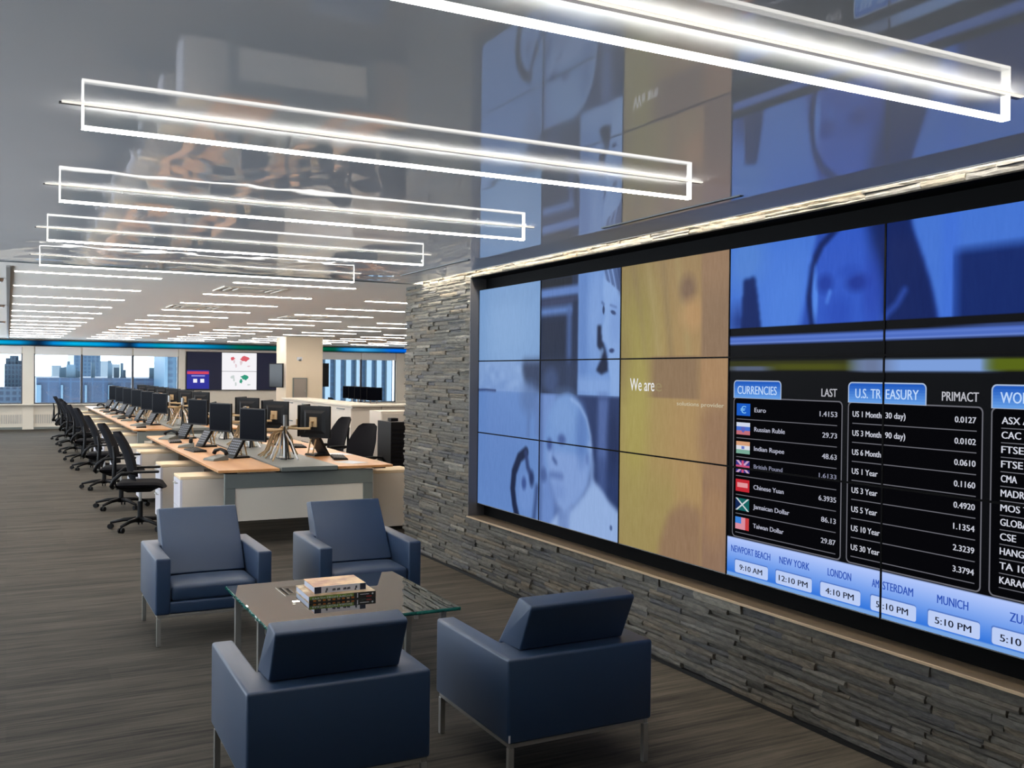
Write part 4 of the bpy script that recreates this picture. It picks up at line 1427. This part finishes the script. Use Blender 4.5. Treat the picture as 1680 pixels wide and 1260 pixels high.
# task chairs
def make_task_chair(label, loc, rz):
    """front towards +X"""
    t = thing('task_chair', label, 'office chair', loc, rz, 'black task chairs')
    m = MB()
    for k in range(5):
        a = math.radians(72 * k + 20)
        c, s = math.cos(a), math.sin(a)
        m.tube([(0.02 * c, 0.02 * s, 0.105), (0.16 * c, 0.16 * s, 0.098), (0.30 * c, 0.30 * s, 0.066)], [0.026, 0.021, 0.014], 8)
    m.tube([(0, 0, 0.07), (0, 0, 0.13)], 0.04, 14)
    base = m.build('star_base', MT['black_plastic'], t, smooth=True)
    for k in range(5):
        a = math.radians(72 * k + 20)
        c, s = math.cos(a), math.sin(a)
        x, y = 0.30 * c, 0.30 * s
        mm = MB()
        for q in (-1, 1):
            mm.tube([(x - s * 0.010 * q, y + c * 0.010 * q, 0.027), (x - s * 0.024 * q, y + c * 0.024 * q, 0.027)], 0.027, 12)
        mm.tube([(x, y, 0.03), (x, y, 0.06)], 0.008, 6)
        mm.build('caster', MT['black_plastic'], base)
    MB().tube([(0, 0, 0.131), (0, 0, 0.29)], 0.027, 14).build('gas_sleeve', MT['black_plastic'], t, smooth=False)
    MB().tube([(0, 0, 0.2905), (0, 0, 0.385)], 0.015, 12).build('gas_rod', MT['silver'], t)
    MB().hexa([(-0.12, -0.07, 0.386), (0.10, -0.06, 0.386), (0.10, 0.06, 0.386), (-0.12, 0.07, 0.386)], [(-0.22, -0.12, 0.436), (0.19, -0.12, 0.436), (0.19, 0.12, 0.436), (-0.22, 0.12, 0.436)]).build('mechanism', MT['black_plastic'], t, bevel=0.012)
    # seat: rounded waterfall pad
    m = MB()
    nu, nv = 14, 12
    for side in (1, 0):
        for j in range(nv + 1):
            for i in range(nu + 1):
                a, b = i / nu * 2 - 1, j / nv * 2 - 1
                rr = 1 - 0.10 * (b * b) * (a * a)
                x = 0.015 + a * 0.245 * rr
                y = b * 0.245 * (1 - 0.07 * a * a)
                e = max(abs(a), abs(b))
                th = 0.030 * math.sqrt(max(0.0, 1 - e ** 6))
                zc = 0.470 - (0.030 * max(0, a - 0.45) ** 2 * 4) + 0.010 * b * b
                m.v.append((x, y, zc + (th if side else -th)))
    k = nu + 1
    N = k * (nv + 1)
    for s in (0, 1):
        for j in range(nv):
            for i in range(nu):
                q = s * N + j * k + i
                m.f.append((q, q + 1, q + k + 1, q + k) if s == 0 else (q, q + k, q + k + 1, q + 1))
                m.m.append(0)
    o = m.build('seat', MT['dark_fabric'], t, smooth=True)
    # backrest shell, leaning back and narrowing upwards
    m = MB()
    nu, nv = 12, 16
    for side in (0, 1):
        for j in range(nv + 1):
            v = j / nv
            z = 0.52 + 0.49 * v
            xc = -0.10 - 0.15 * v + 0.03 * math.sin(math.pi * v) - 0.02 * v * v
            wid = 0.215 + 0.03 * math.sin(math.pi * min(1, v * 1.2)) - 0.10 * max(0, v - 0.55) ** 1.5 * 2
            if v > 0.9:
                wid *= math.sqrt(max(0.05, 1 - ((v - 0.9) / 0.1) ** 2 * 0.55))
            for i in range(nu + 1):
                a = i / nu * 2 - 1
                edge = math.sqrt(max(0, 1 - max(abs(a), abs(2 * v - 1)) ** 8))
                th = 0.016 * edge
                m.v.append((xc + 0.07 * a * a + (th if side else -th), a * wid, z))
    k = nu + 1
    N = k * (nv + 1)
    for s in (0, 1):
        for j in range(nv):
            for i in range(nu):
                q = s * N + j * k + i
                m.f.append((q, q + 1, q + k + 1, q + k) if s == 0 else (q, q + k, q + k + 1, q + 1))
                m.m.append(0)
    m.build('backrest', MT['dark_fabric'], t, smooth=True)
    # spine bracket behind the back
    m = MB().tube([(-0.18, 0, 0.43), (-0.255, 0, 0.46), (-0.25, 0, 0.60), (-0.245, 0, 0.74), (-0.262, 0, 0.86)], [0.024, 0.026, 0.022, 0.016, 0.012], 8)
    m.tube([(-0.255, -0.17, 0.455), (-0.262, 0, 0.448), (-0.255, 0.17, 0.455)], 0.024, 10, 1)
    m.build('back_bracket', [MT['black_plastic'], MT['silver']], t, smooth=True)
    for s in (-1, 1):
        m = MB()
        m.tube([(-0.255, s * 0.18, 0.455), (-0.262, s * 0.235, 0.475), (-0.235, s * 0.262, 0.545), (-0.165, s * 0.268, 0.606), (-0.09, s * 0.266, 0.612), (-0.03, s * 0.262, 0.595)], [0.022, 0.022, 0.020, 0.018, 0.015, 0.013], 8, 0)
        ar = m.build('armrest', MT['black_plastic'], t, smooth=True)
        MB().box(-0.06, s * 0.262 - 0.038, 0.604, 0.19, s * 0.262 + 0.038, 0.628).build('arm_pad', MT['black_plastic'], ar, bevel=0.010, seg=3)
    return t


tc0 = None
CY = (10.62, 12.32, 14.45, 17.30, 19.0, 20.85, 22.85, 24.75)
for k, y in enumerate(CY):
    lab = 'black task chair in the row along the cream pedestals, %s from the blue armchairs' % ORD[k]
    rz = math.radians((-9, -12, -6, -10, -4, -8, -12, -5)[k])
    if tc0 is None:
        tc0 = make_task_chair(lab, (1.225, y, 0), rz)
    else:
        dup(tc0, (1.22 - 0.012 * (k % 3), y, 0), rz, lab)
dup(tc0, (4.05, 13.15, 0), math.radians(192), 'black task chair in front of the tall cream cabinets, beyond the bench')
dup(tc0, (3.80, 11.35, 0), math.radians(205), 'black task chair beside the black rack, half hidden behind the bench')
dup(tc0, (7.35, 23.4, 0), math.radians(0), 'black task chair by the striped window behind the cream cabinets')


# monitors on poles
def make_monitor(label, loc, rz):
    """screen towards -X; the tilt bracket behind it ends at the pole"""
    t = thing('monitor', label, 'computer monitor', loc, rz, 'desk monitors')
    MB().box(0.0, -0.205, -0.165, 0.022, 0.205, 0.165).build('housing', MT['black_plastic'], t, bevel=0.006)
    MB().hexa([(0.022, -0.15, -0.12), (0.040, -0.11, -0.09), (0.040, 0.11, -0.09), (0.022, 0.15, -0.12)], [(0.022, -0.15, 0.12), (0.040, -0.11, 0.09), (0.040, 0.11, 0.09), (0.022, 0.15, 0.12)]).build('back_cover', MT['black_plastic'], t)
    MB().box(-0.0015, -0.190, -0.148, -0.0002, 0.190, 0.152).build('screen', MT['monitor_black'], t)
    m = MB().box(0.0405, -0.05, -0.05, 0.050, 0.05, 0.05).tube([(0.05, 0, 0), (0.085, 0, 0), (0.085, 0, -0.05)], 0.014, 8)
    m.build('mount', MT['beige_cable'], t)
    return t


def make_pole(label, loc, plain=False):
    t = thing('monitor_pole', label, 'monitor stand', loc, 0, 'monitor poles')
    MB().box(-0.07, -0.10, 0, 0.07, 0.10, 0.012).build('foot', MT['silver'], t, bevel=0.003)
    MB().tube([(0, 0, 0.0121), (0, 0, 0.45)], 0.022, 12).build('pole', MT['silver'], t)
    if plain:
        return t
    for s in (-1, 1):
        for (ex, ey, ez) in (((-0.322, -0.232, 0.303), (-0.318, 0.142, 0.303)) if s < 0 else ((0.187, -0.292, 0.322), (0.187, 0.232, 0.322))):
            MB().tube([(s * 0.022, 0, ez - 0.008), (ex * 0.55, ey * 0.75, ez - 0.004), (ex, ey, ez)], 0.013, 8).build('arm', MT['beige_cable'], t)
    rg = random.Random(5)
    m = MB()
    for k in range(20):
        x, y = rg.uniform(-0.16, 0.16), rg.uniform(-0.42, 0.42)
        m.tube([(rg.uniform(-0.03, 0.03), rg.uniform(-0.05, 0.05), 0.33), (x * 0.7, y * 0.5, rg.uniform(0.14, 0.26)), (x, y * 0.8, rg.uniform(0.05, 0.12)), (x * 1.4, y, 0.010)], 0.008, 6, (0, 0, 1, 0, 2)[k % 5])
    m.build('cables', [MT['beige_cable'], MT['black_plastic'], MT['paper']], t)
    return t


mo = po = None
mk = 0
SEATS = [(9.95, 'first'), (11.6, 'second'), (13.1, 'third'), (16.6, 'fourth'), (18.1, 'fifth'), (19.6, 'sixth'), (21.1, 'seventh'), (22.6, 'eighth'), (24.1, 'ninth')]
for k, (y, nm) in enumerate(SEATS):
    lab = 'silver monitor pole with tangled cables on the cable tray, %s from the blue armchairs' % nm
    if po is None:
        po = make_pole(lab, (2.57, y + 0.05, 0.7425))
    else:
        dup(po, (2.57, y + 0.05, 0.7425), 0, lab)
    zc = 1.11
    for side, sd in ((-1, 'chair row side'), (1, 'stone wall side')):
        for q, qd in ((-1, 'nearer'), (1, 'farther')):
            lab = 'black monitor on the %s pole from the armchairs, %s one on the %s' % (nm, qd, sd)
            if side < 0:
                rz = math.radians(25 if q < 0 else -16)
                x, yy = 2.17, y + q * 0.215
            else:
                rz = math.pi + math.radians(-32 if q > 0 else 30)
                x, yy = 2.83, y + 0.02 + q * 0.215
            loc = (x, yy, zc + (0.02 if side > 0 else 0))
            if mo is None:
                mo = make_monitor(lab, loc, rz)
            else:
                dup(mo, loc, rz, lab)
for k in range(5):
    lab = 'dark blue monitor by the striped window, %s one from the white column' % ORD[k]
    dup(mo, (8.15 + 0.02 * k, 23.0 + 0.55 * k, 1.10), math.radians(50), lab)
    make_pole('pole of a monitor by the striped window, %s one from the white column' % ORD[k], (8.15 + 0.02 * k + 0.115, 23.0 + 0.55 * k + 0.135, 0.7425), True)


# phones, keyboards and handsets
def make_turret(label, loc, rz):
    t = thing('desk_phone', label, 'phone', loc, rz, 'desk phones')
    MB().hexa([(-0.06, -0.12, 0), (0.13, -0.12, 0), (0.13, 0.12, 0), (-0.06, 0.12, 0)], [(-0.055, -0.118, 0.02), (0.12, -0.118, 0.02), (0.12, 0.118, 0.02), (-0.055, 0.118, 0.02)]).build('base', MT['black_plastic'], t)
    # slanted key panel
    a, b = Vector((-0.05, 0, 0.022)), Vector((0.055, 0, 0.207))
    nrm = Vector((-(b - a).z, 0, (b - a).x)).normalized()
    pts = []
    MB().hexa([(-0.05, -0.125, 0.0205), (-0.020, -0.125, 0.0205), (-0.020, 0.125, 0.0205), (-0.05, 0.125, 0.0205)], [(0.055, -0.125, 0.207), (0.085, -0.125, 0.200), (0.085, 0.125, 0.200), (0.055, 0.125, 0.207)]).build('face_panel', MT['black_plastic'], t, bevel=0.004)
    m = MB()
    for r in range(6):
        for c in range(5):
            u = 0.10 + 0.14 * r
            p0 = a + (b - a) * u + nrm * 0.0015
            p1 = a + (b - a) * (u + 0.085) + nrm * 0.0015
            y0 = -0.105 + c * 0.043
            m.quad((p0.x, y0, p0.z), (p0.x, y0 + 0.034, p0.z), (p1.x, y0 + 0.034, p1.z), (p1.x, y0, p1.z))
    m.build('keys', mat('slate keys', rgb(96, 104, 118), 0.4) if 'slate keys' not in bpy.data.materials else bpy.data.materials['slate keys'], t)
    for sy in (-1, 1):
        MB().tube([(0.085, sy * 0.06, 0.18), (0.12, sy * 0.06, 0.0205)], 0.008, 6).build('prop', MT['beige_cable'], t)
    return t


def make_handset(label, loc, rz):
    t = thing('telephone', label, 'phone', loc, rz, 'telephones with handsets')
    MB().hexa([(-0.10, -0.09, 0), (0.09, -0.09, 0), (0.09, 0.09, 0), (-0.10, 0.09, 0)], [(-0.09, -0.085, 0.022), (0.085, -0.085, 0.055), (0.085, 0.085, 0.055), (-0.09, 0.085, 0.022)]).build('base', MT['grey_metal'], t, bevel=0.006)
    MB().tube([(0.05, -0.105, 0.062), (0.05, -0.085, 0.092), (0.05, 0, 0.112), (0.05, 0.085, 0.092), (0.05, 0.105, 0.062)], [0.022, 0.020, 0.015, 0.020, 0.022], 10).build('handset', MT['black_plastic'], t, smooth=True)
    return t


def make_keyboard(label, loc, rz):
    t = thing('keyboard', label, 'keyboard', loc, rz, 'keyboards')
    MB().hexa([(-0.075, -0.22, 0), (0.075, -0.22, 0), (0.075, 0.22, 0), (-0.075, 0.22, 0)], [(-0.072, -0.218, 0.014), (0.072, -0.218, 0.024), (0.072, 0.218, 0.024), (-0.072, 0.218, 0.014)]).build('body', MT['black_plastic'], t, bevel=0.003)
    m = MB()
    for r in range(5):
        for c in range(15):
            x, y = -0.062 + r * 0.026, -0.205 + c * 0.0275
            z = 0.0145 + (x + 0.072) / 0.144 * 0.010
            m.box(x, y, z, x + 0.020, y + 0.022, z + 0.004)
    m.build('keys', MT['black_plastic'], t)
    return t


DZ = 0.7303
tu = hs = kb = None
for k, (y, nm) in enumerate(SEATS):
    lab = 'slanted black trading phone on the chair row side of the bench, %s from the armchairs' % nm
    loc = ((2.12, 2.10, 2.10)[k % 3], y + 0.42, DZ)
    if tu is None:
        tu = make_turret(lab, loc, math.radians(14))
    else:
        dup(tu, loc, math.radians((14, 8, 20)[k % 3]), lab)
    lab = 'grey telephone with curved black handset near the bench edge, %s from the armchairs' % nm
    loc = (1.90, y + (0.20, 0.40, 0.35)[k % 3], DZ)
    if hs is None:
        hs = make_handset(lab, loc, math.radians(25))
    else:
        dup(hs, loc, math.radians((25, -10, 40)[k % 3]), lab)
    if k in (1, 2, 3, 5, 7):
        lab = 'black keyboard, chair row side of the bench, by the %s pole from the armchairs' % nm
        loc = (1.90, y - 0.20, DZ)
        if kb is None:
            kb = make_keyboard(lab, loc, math.radians(5))
        else:
            dup(kb, loc, math.radians(-6), lab)
    lab = 'slanted black trading phone on the stone wall side of the bench, %s from the armchairs' % nm
    dup(tu, (3.05, y + 0.40, DZ), math.radians(190), lab)
    if k < 4:
        dup(kb, (3.15, y + 0.02, DZ), math.radians(172), 'black keyboard on the stone wall side of the bench, %s from the armchairs' % nm) if kb else None
if True:
    dup(kb, (3.13, 9.93, DZ), math.radians(168), 'black keyboard on the stone wall side of the bench, nearest the armchairs')
pp = MB().box(-0.105, -0.148, 0, 0.105, 0.148, 0.002).build('paper_sheet', MT['paper'], None, (3.28, 10.42, DZ))
pp.rotation_euler.z = 0.15
tag(pp, 'white sheet of paper on the bench by the nearest keyboard of the stone wall side', 'paper', 'papers on the bench')
for x, y, r, lab in ((3.28, 11.2, -0.2, 'white sheet of paper farther along the bench, in front of the black task chair'), (3.10, 9.45, 0.4, 'white sheet of paper nearest the end of the bench')):
    q = pp.copy()
    C.objects.link(q)
    q.location = (x, y, DZ)
    q.rotation_euler.z = r
    q['label'] = lab


# ================================================================ CABINETS beyond the bench
def make_lateral(label, loc, rz, h=1.10, w=1.05):
    """drawer fronts towards -X"""
    t = thing('filing_cabinet', label, 'cabinet', loc, rz, 'tall cream cabinets')
    MB().box(0.02, -w / 2, 0, 0.50, w / 2, h).build('body', MT['cabinet'], t, bevel=0.003)
    for k in range(3):
        z0, z1 = 0.06 + k * (h - 0.08) / 3, 0.06 + (k + 1) * (h - 0.08) / 3 - 0.008
        d = MB().box(0.0, -w / 2 + 0.004, z0, 0.0195, w / 2 - 0.004, z1).build('drawer', MT['cabinet'], t, bevel=0.003)
        MB().box(-0.012, -0.20, z1 - 0.030, -0.0005, 0.20, z1 - 0.012).build('pull', MT['grey_metal'], d)
    return t


fc = None
for k in range(4):
    lab = 'tall cream filing cabinet in the row behind the bench, %s from the stone wall' % ORD[k]
    loc = (4.80, 15.15 + 1.06 * k, 0)
    if fc is None:
        fc = make_lateral(lab, loc, 0)
    else:
        dup(fc, loc, 0, lab)
t = thing('cabinet_worktop', 'long white counter top lying on the tall cream cabinets', 'counter', (4.78, 14.56, 1.1008))
MB().prism([(0, 0), (2.4, 0), (2.4, 0.6), (0.54, 0.6), (0.54, 4.34), (0, 4.34)], 0, 0.03).build('slab', MT['white_matte'], t, bevel=0.004)
t = thing('end_cabinet', 'plain cream end cabinet with its back to the black task chair', 'cabinet', (5.31, 14.62, 0), 0)
MB().box(0, 0, 0, 1.80, 0.50, 1.10).build('body', MT['cabinet'], t, bevel=0.003)
MB().box(0.02, -0.012, 0.06, 1.78, -0.0005, 1.08).build('back_panel', MT['cabinet'], t)
dup(fc, (5.15, 12.75, 0), math.pi / 2 * 0 + math.radians(90), 'cream cabinet with dark drawer gaps between the black rack and the stone wall')
t = thing('equipment_rack', 'black slatted equipment rack beside the half hidden task chair', 'rack', (4.42, 11.75, 0))
MB().box(-0.12, -0.25, 0, 0.12, 0.25, 1.02).build('body', MT['black_plastic'], t, bevel=0.004)
m = MB()
for k in range(16):
    m.box(-0.11, -0.262, 0.08 + k * 0.055, 0.11, -0.2505, 0.108 + k * 0.055)
m.build('slats', MT['dark_fabric'], t)
MB().box(-0.05, -0.06, 1.0203, 0.05, 0.06, 1.06).build('top_box', MT['black_plastic'], t, bevel=0.004)

# ================================================================ COLUMN and what hangs on it
m = MB().box(5.69, 22.1, 0, 6.55, 23.0, 2.449)
structure(m.build('wall_column', mat('warm white column', rgb(232, 214, 188), 0.7)))
t = thing('fire_cabinet', 'grey metal cabinet set into the front of the white column', 'cabinet', (6.01, 22.09, 0.90))
MB().box(-0.17, -0.02, 0, 0.17, 0.009, 0.60).build('frame', MT['grey_metal'], t, bevel=0.003)
d = MB().box(-0.145, -0.028, 0.025, 0.145, -0.0205, 0.575).build('door', mat('taupe panel', rgb(150, 140, 132), 0.5), t)
MB().box(0.11, -0.04, 0.27, 0.125, -0.0285, 0.33).build('handle', MT['steel'], d)
t = thing('wall_sensor', 'small white sensor high on the front of the white column', 'sensor', (6.0, 22.098, 1.90))
MB().box(-0.06, -0.03, 0, 0.06, 0.0, 0.08).build('body', MT['paper'], t, bevel=0.006)
MB().tube([(0, -0.045, 0.0), (0, -0.03, 0.02)], [0.02, 0.03], 12).build('lens', MT['grey_metal'], t)


def make_tv(label, loc, rz):
    """screen towards -Y"""
    t = thing('hanging_screen', label, 'television', loc, rz, 'screens on the column')
    MB().box(-0.17, 0.0, 0, 0.17, 0.05, 0.56).build('housing', MT['black_plastic'], t, bevel=0.004)
    MB().box(-0.155, -0.003, 0.02, 0.155, -0.0003, 0.54).build('screen', MT['black_gloss'], t)
    MB().box(-0.03, 0.051, 0.2, 0.03, 0.16, 0.36).build('bracket', MT['grey_metal'], t)
    return t


tv = make_tv('upright black screen on the chair row side of the white column', (5.50, 22.28, 1.27), math.radians(-38))
dup(tv, (6.68, 22.42, 1.29), math.radians(30), 'upright black screen on the striped window side of the white column')

# ================================================================ FAR VIDEO WALL AND TICKER
t = thing('video_board', 'large dark display board with two world maps at the far window wall', 'screen', (5.95, FY - 0.02, 1.07))
MB().box(-1.34, -0.06, 0, 1.34, 0.0, 1.125).build('housing', MT['black_plastic'], t, bevel=0.004)
navy = emission('navy screen', rgb(14, 18, 44), 1.0)
pale = emission('white map screen', rgb(244, 242, 246), 1.0)
for x0, x1 in ((-1.32, -0.345), (0.69, 1.32)):
    MB().box(x0, -0.064, 0.015, x1, -0.0605, 1.11).build('screen', navy, t)
rg = random.Random(2)


def blob(mb, cx, cz, rx, rz, y, mi):
    k = 11
    mb.poly([(cx + rx * math.cos(2 * math.pi * i / k) * rg.uniform(0.6, 1.15), y, cz + rz * math.sin(2 * math.pi * i / k) * rg.uniform(0.6, 1.15)) for i in range(k)], mi)


for z0, z1, cols in ((0.565, 1.11, ((216, 92, 104), (222, 200, 206))), (0.015, 0.555, ((196, 206, 204), (40, 150, 120)))):
    s = MB().box(-0.335, -0.064, z0, 0.68, -0.0605, z1).build('screen', pale, t)
    zc = (z0 + z1) / 2
    mcs = [emission('map colour', rgb(*q), 1.0) for q in cols]
    for cx, cz, rx, rz_, mi in ((-0.02, 0.10, 0.07, 0.06, 0), (0.02, 0.02, 0.03, 0.06, 1 if z0 > 0.5 else 0), (0.33, 0.10, 0.13, 0.08, 0 if z0 > 0.5 else 1), (0.36, 0.06, 0.05, 0.05, 0 if z0 > 0.5 else 1), (0.22, -0.02, 0.05, 0.07, 1), (0.07, -0.10, 0.03, 0.07, 1 if z0 > 0.5 else 0), (0.45, -0.12, 0.05, 0.03, 1 if z0 > 0.5 else 0)):
        m = MB()
        blob(m, cx, zc + cz, rx, rz_, -0.0648, 0)
        m.build('landmass', mcs[mi], s)
s = MB().box(-1.33, -0.070, 0.04, -0.70, -0.0645, 0.585).build('screen', emission('royal blue screen', rgb(28, 34, 150), 1.0), t)
m = MB()
m.quad((-1.32, -0.0705, 0.47), (-0.71, -0.0705, 0.47), (-0.71, -0.0705, 0.55), (-1.32, -0.0705, 0.55), 0)
m.quad((-1.15, -0.0705, 0.22), (-1.04, -0.0705, 0.22), (-1.04, -0.0705, 0.33), (-1.15, -0.0705, 0.33), 1)
m.quad((-0.95, -0.0705, 0.22), (-0.84, -0.0705, 0.22), (-0.84, -0.0705, 0.33), (-0.95, -0.0705, 0.33), 1)
m.quad((-1.20, -0.0705, 0.40), (-0.82, -0.0705, 0.40), (-0.82, -0.0705, 0.44), (-1.20, -0.0705, 0.44), 2)
m.build('screen_print', [emission('red band', rgb(206, 60, 84), 1), emission('white box', rgb(240, 240, 248), 1), emission('lilac band', rgb(140, 140, 214), 1)], s)

# stock ticker: one long band of coloured light
t = thing('stock_ticker', 'long glowing cyan ticker band running above the far windows', 'ticker sign', (0, FY - 0.19, 2.262))
MB().box(LX + 0.02, 0.0, 0, 14.9, 0.09, 0.17).build('housing', MT['black_gloss'], t)
stops = [(-4, (0, 170, 226)), (-0.2, (0, 176, 226)), (0.3, (0, 150, 214)), (0.75, (6, 30, 60)), (1.1, (0, 140, 220)), (1.6, (0, 186, 236)), (2.2, (0, 170, 232)), (2.75, (0, 120, 200)), (3.05, (10, 40, 70)), (3.3, (0, 130, 210)), (3.9, (0, 160, 190)), (4.4, (40, 160, 220)), (5.0, (0, 150, 210)), (5.6, (0, 110, 150)), (6.1, (0, 110, 90)), (6.9, (0, 84, 84)), (8.3, (0, 104, 60)), (9.0, (0, 90, 70)), (9.3, (20, 130, 200)), (9.9, (70, 180, 240)), (10.5, (30, 130, 200)), (10.9, (0, 110, 240)), (15, (0, 110, 240))]
nx, nz = 380, 9
xs = np.linspace(LX + 0.03, 14.89, nx)
zs = np.linspace(0.012, 0.150, nz)
px = np.array([q[0] for q in stops])
pc = np.array([q[1] for q in stops], float)
col = np.stack([np.interp(xs, px, pc[:, i]) for i in range(3)], -1)
vv, cc, m = [], [], MB()
for j, z in enumerate(zs):
    f = 1.0 - 0.55 * abs(2 * j / (nz - 1) - 1.1) ** 2
    for i, x in enumerate(xs):
        m.v.append((float(x), -0.002, float(z)))
        cc.append(np.clip(col[i] * f, 0, 255))
for j in range(nz - 1):
    for i in range(nx - 1):
        a = j * nx + i
        m.f.append((a, a + 1, a + nx + 1, a + nx))
m.m = [0] * len(m.f)
o = m.build('light_band', SCREEN, t)
s = np.array(cc) / 255.0
ln = np.where(s <= 0.04045, s / 12.92, ((s + 0.055) / 1.055) ** 2.4)
at = o.data.attributes.new('picture', 'FLOAT_COLOR', 'POINT')
at.data.foreach_set('color', np.concatenate([ln, np.ones((len(ln), 1))], 1).ravel().astype(np.float32))


# ================================================================ CITY outside
def facade(name, col, dark, sx, sz, mort=0.06):
    col, dark = tuple(0.125 * q for q in col[:3]) + (1,), tuple(0.125 * q for q in dark[:3]) + (1,)
    m = mat(name, col, 0.5, 0, 0.3)
    n, l, p = nodes_of(m)
    tc = n.new('ShaderNodeTexCoord')
    mp = n.new('ShaderNodeMapping')
    mp.inputs['Rotation'].default_value = (math.radians(90), 0, 0)
    b = n.new('ShaderNodeTexBrick')
    b.offset = 0.0
    b.inputs['Color1'].default_value = dark
    b.inputs['Color2'].default_value = tuple(0.8 * q for q in dark[:3]) + (1,)
    b.inputs['Mortar'].default_value = col
    b.inputs['Scale'].default_value = 1.0
    b.inputs['Brick Width'].default_value = sx
    b.inputs['Row Height'].default_value = sz
    b.inputs['Mortar Size'].default_value = mort
    l.new(tc.outputs['Object'], mp.inputs[0])
    l.new(mp.outputs[0], b.inputs['Vector'])
    l.new(b.outputs['Color'], p.inputs['Base Color'])
    return m


def building(label, x0, x1, y, top, depth, fm, ribs=None, rib_mat=None, rooftop=0, base=-45.0):
    t = thing('building', label, 'building', ((x0 + x1) / 2, y, base), 0, 'city buildings')
    hw = (x1 - x0) / 2
    h = top - base
    MB().box(-hw, 0, 0, hw, depth, h).build('tower', fm, t)
    if ribs:
        m = MB()
        k = 0
        x = -hw
        while x < hw:
            w = ribs[1] * (1.0 if k % ribs[2] else 2.2)
            m.box(x, -0.5, 0, x + w, -0.01, h - 0.6)
            x += ribs[0]
            k += 1
        m.build('pilasters', rib_mat, t)
    if rooftop:
        rg = random.Random(int(x0 * 10))
        m = MB()
        for k in range(rooftop):
            cx = rg.uniform(-hw * 0.9, hw * 0.85)
            w = rg.uniform(0.2, 0.9)
            m.box(cx, 1 + 0.31 * k, h, cx + w, 1.3 + 0.31 * k, h + rg.uniform(0.3, 1.6))
        m.build('roof_plant', rib_mat or fm, t)
    return t


glass_blue = rgb(44, 96, 150)
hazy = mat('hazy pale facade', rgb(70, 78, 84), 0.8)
pale_rib = mat('pale blue pilaster', rgb(46, 69, 84), 0.6)
building('wide blue office block with pale pilasters outside the second window', 2.15, 14.2, 90, 0.9, 20, facade('blue curtain wall', rgb(64, 122, 176), glass_blue, 0.85, 1.9), (1.85, 0.16, 3), pale_rib, 14)
building('pale blue tower rising behind the wide blue office block', 7.8, 11.05, 140, 3.75, 15, facade('grey blue tower', rgb(120, 160, 196), rgb(88, 134, 178), 0.5, 0.5, 0.1))
building('blue tower filling the end of the second window', 11.2, 17.0, 82, 9, 6, facade('blue glass tower', rgb(112, 168, 208), rgb(72, 134, 186), 0.7, 0.5, 0.12), (1.1, 0.10, 4), pale_rib)
building('dark blue stepped tower outside the first window', -0.3, 1.75, 118, 2.15, 10, facade('slate tower', rgb(104, 140, 170), rgb(52, 90, 130), 0.35, 0.5, 0.08), None, None, 4)
building('low dark blue block outside the first window', -6.0, 1.9, 112, -0.3, 5, facade('slate block', rgb(96, 130, 164), rgb(40, 78, 122), 0.6, 0.6, 0.12))
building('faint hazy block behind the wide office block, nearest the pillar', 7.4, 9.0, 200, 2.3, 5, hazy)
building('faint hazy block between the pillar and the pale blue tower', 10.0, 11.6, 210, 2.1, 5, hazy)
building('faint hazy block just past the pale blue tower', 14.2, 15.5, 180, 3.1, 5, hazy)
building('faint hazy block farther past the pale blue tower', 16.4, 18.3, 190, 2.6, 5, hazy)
building('striped white and blue tower filling the window past the column', 18.0, 36.0, 75, 18, 12, facade('striped tower glass', rgb(70, 140, 190), rgb(44, 112, 166), 0.6, 0.45, 0.08), (0.86, 0.40, 100), mat('white tower pier', rgb(64, 77, 86), 0.6))
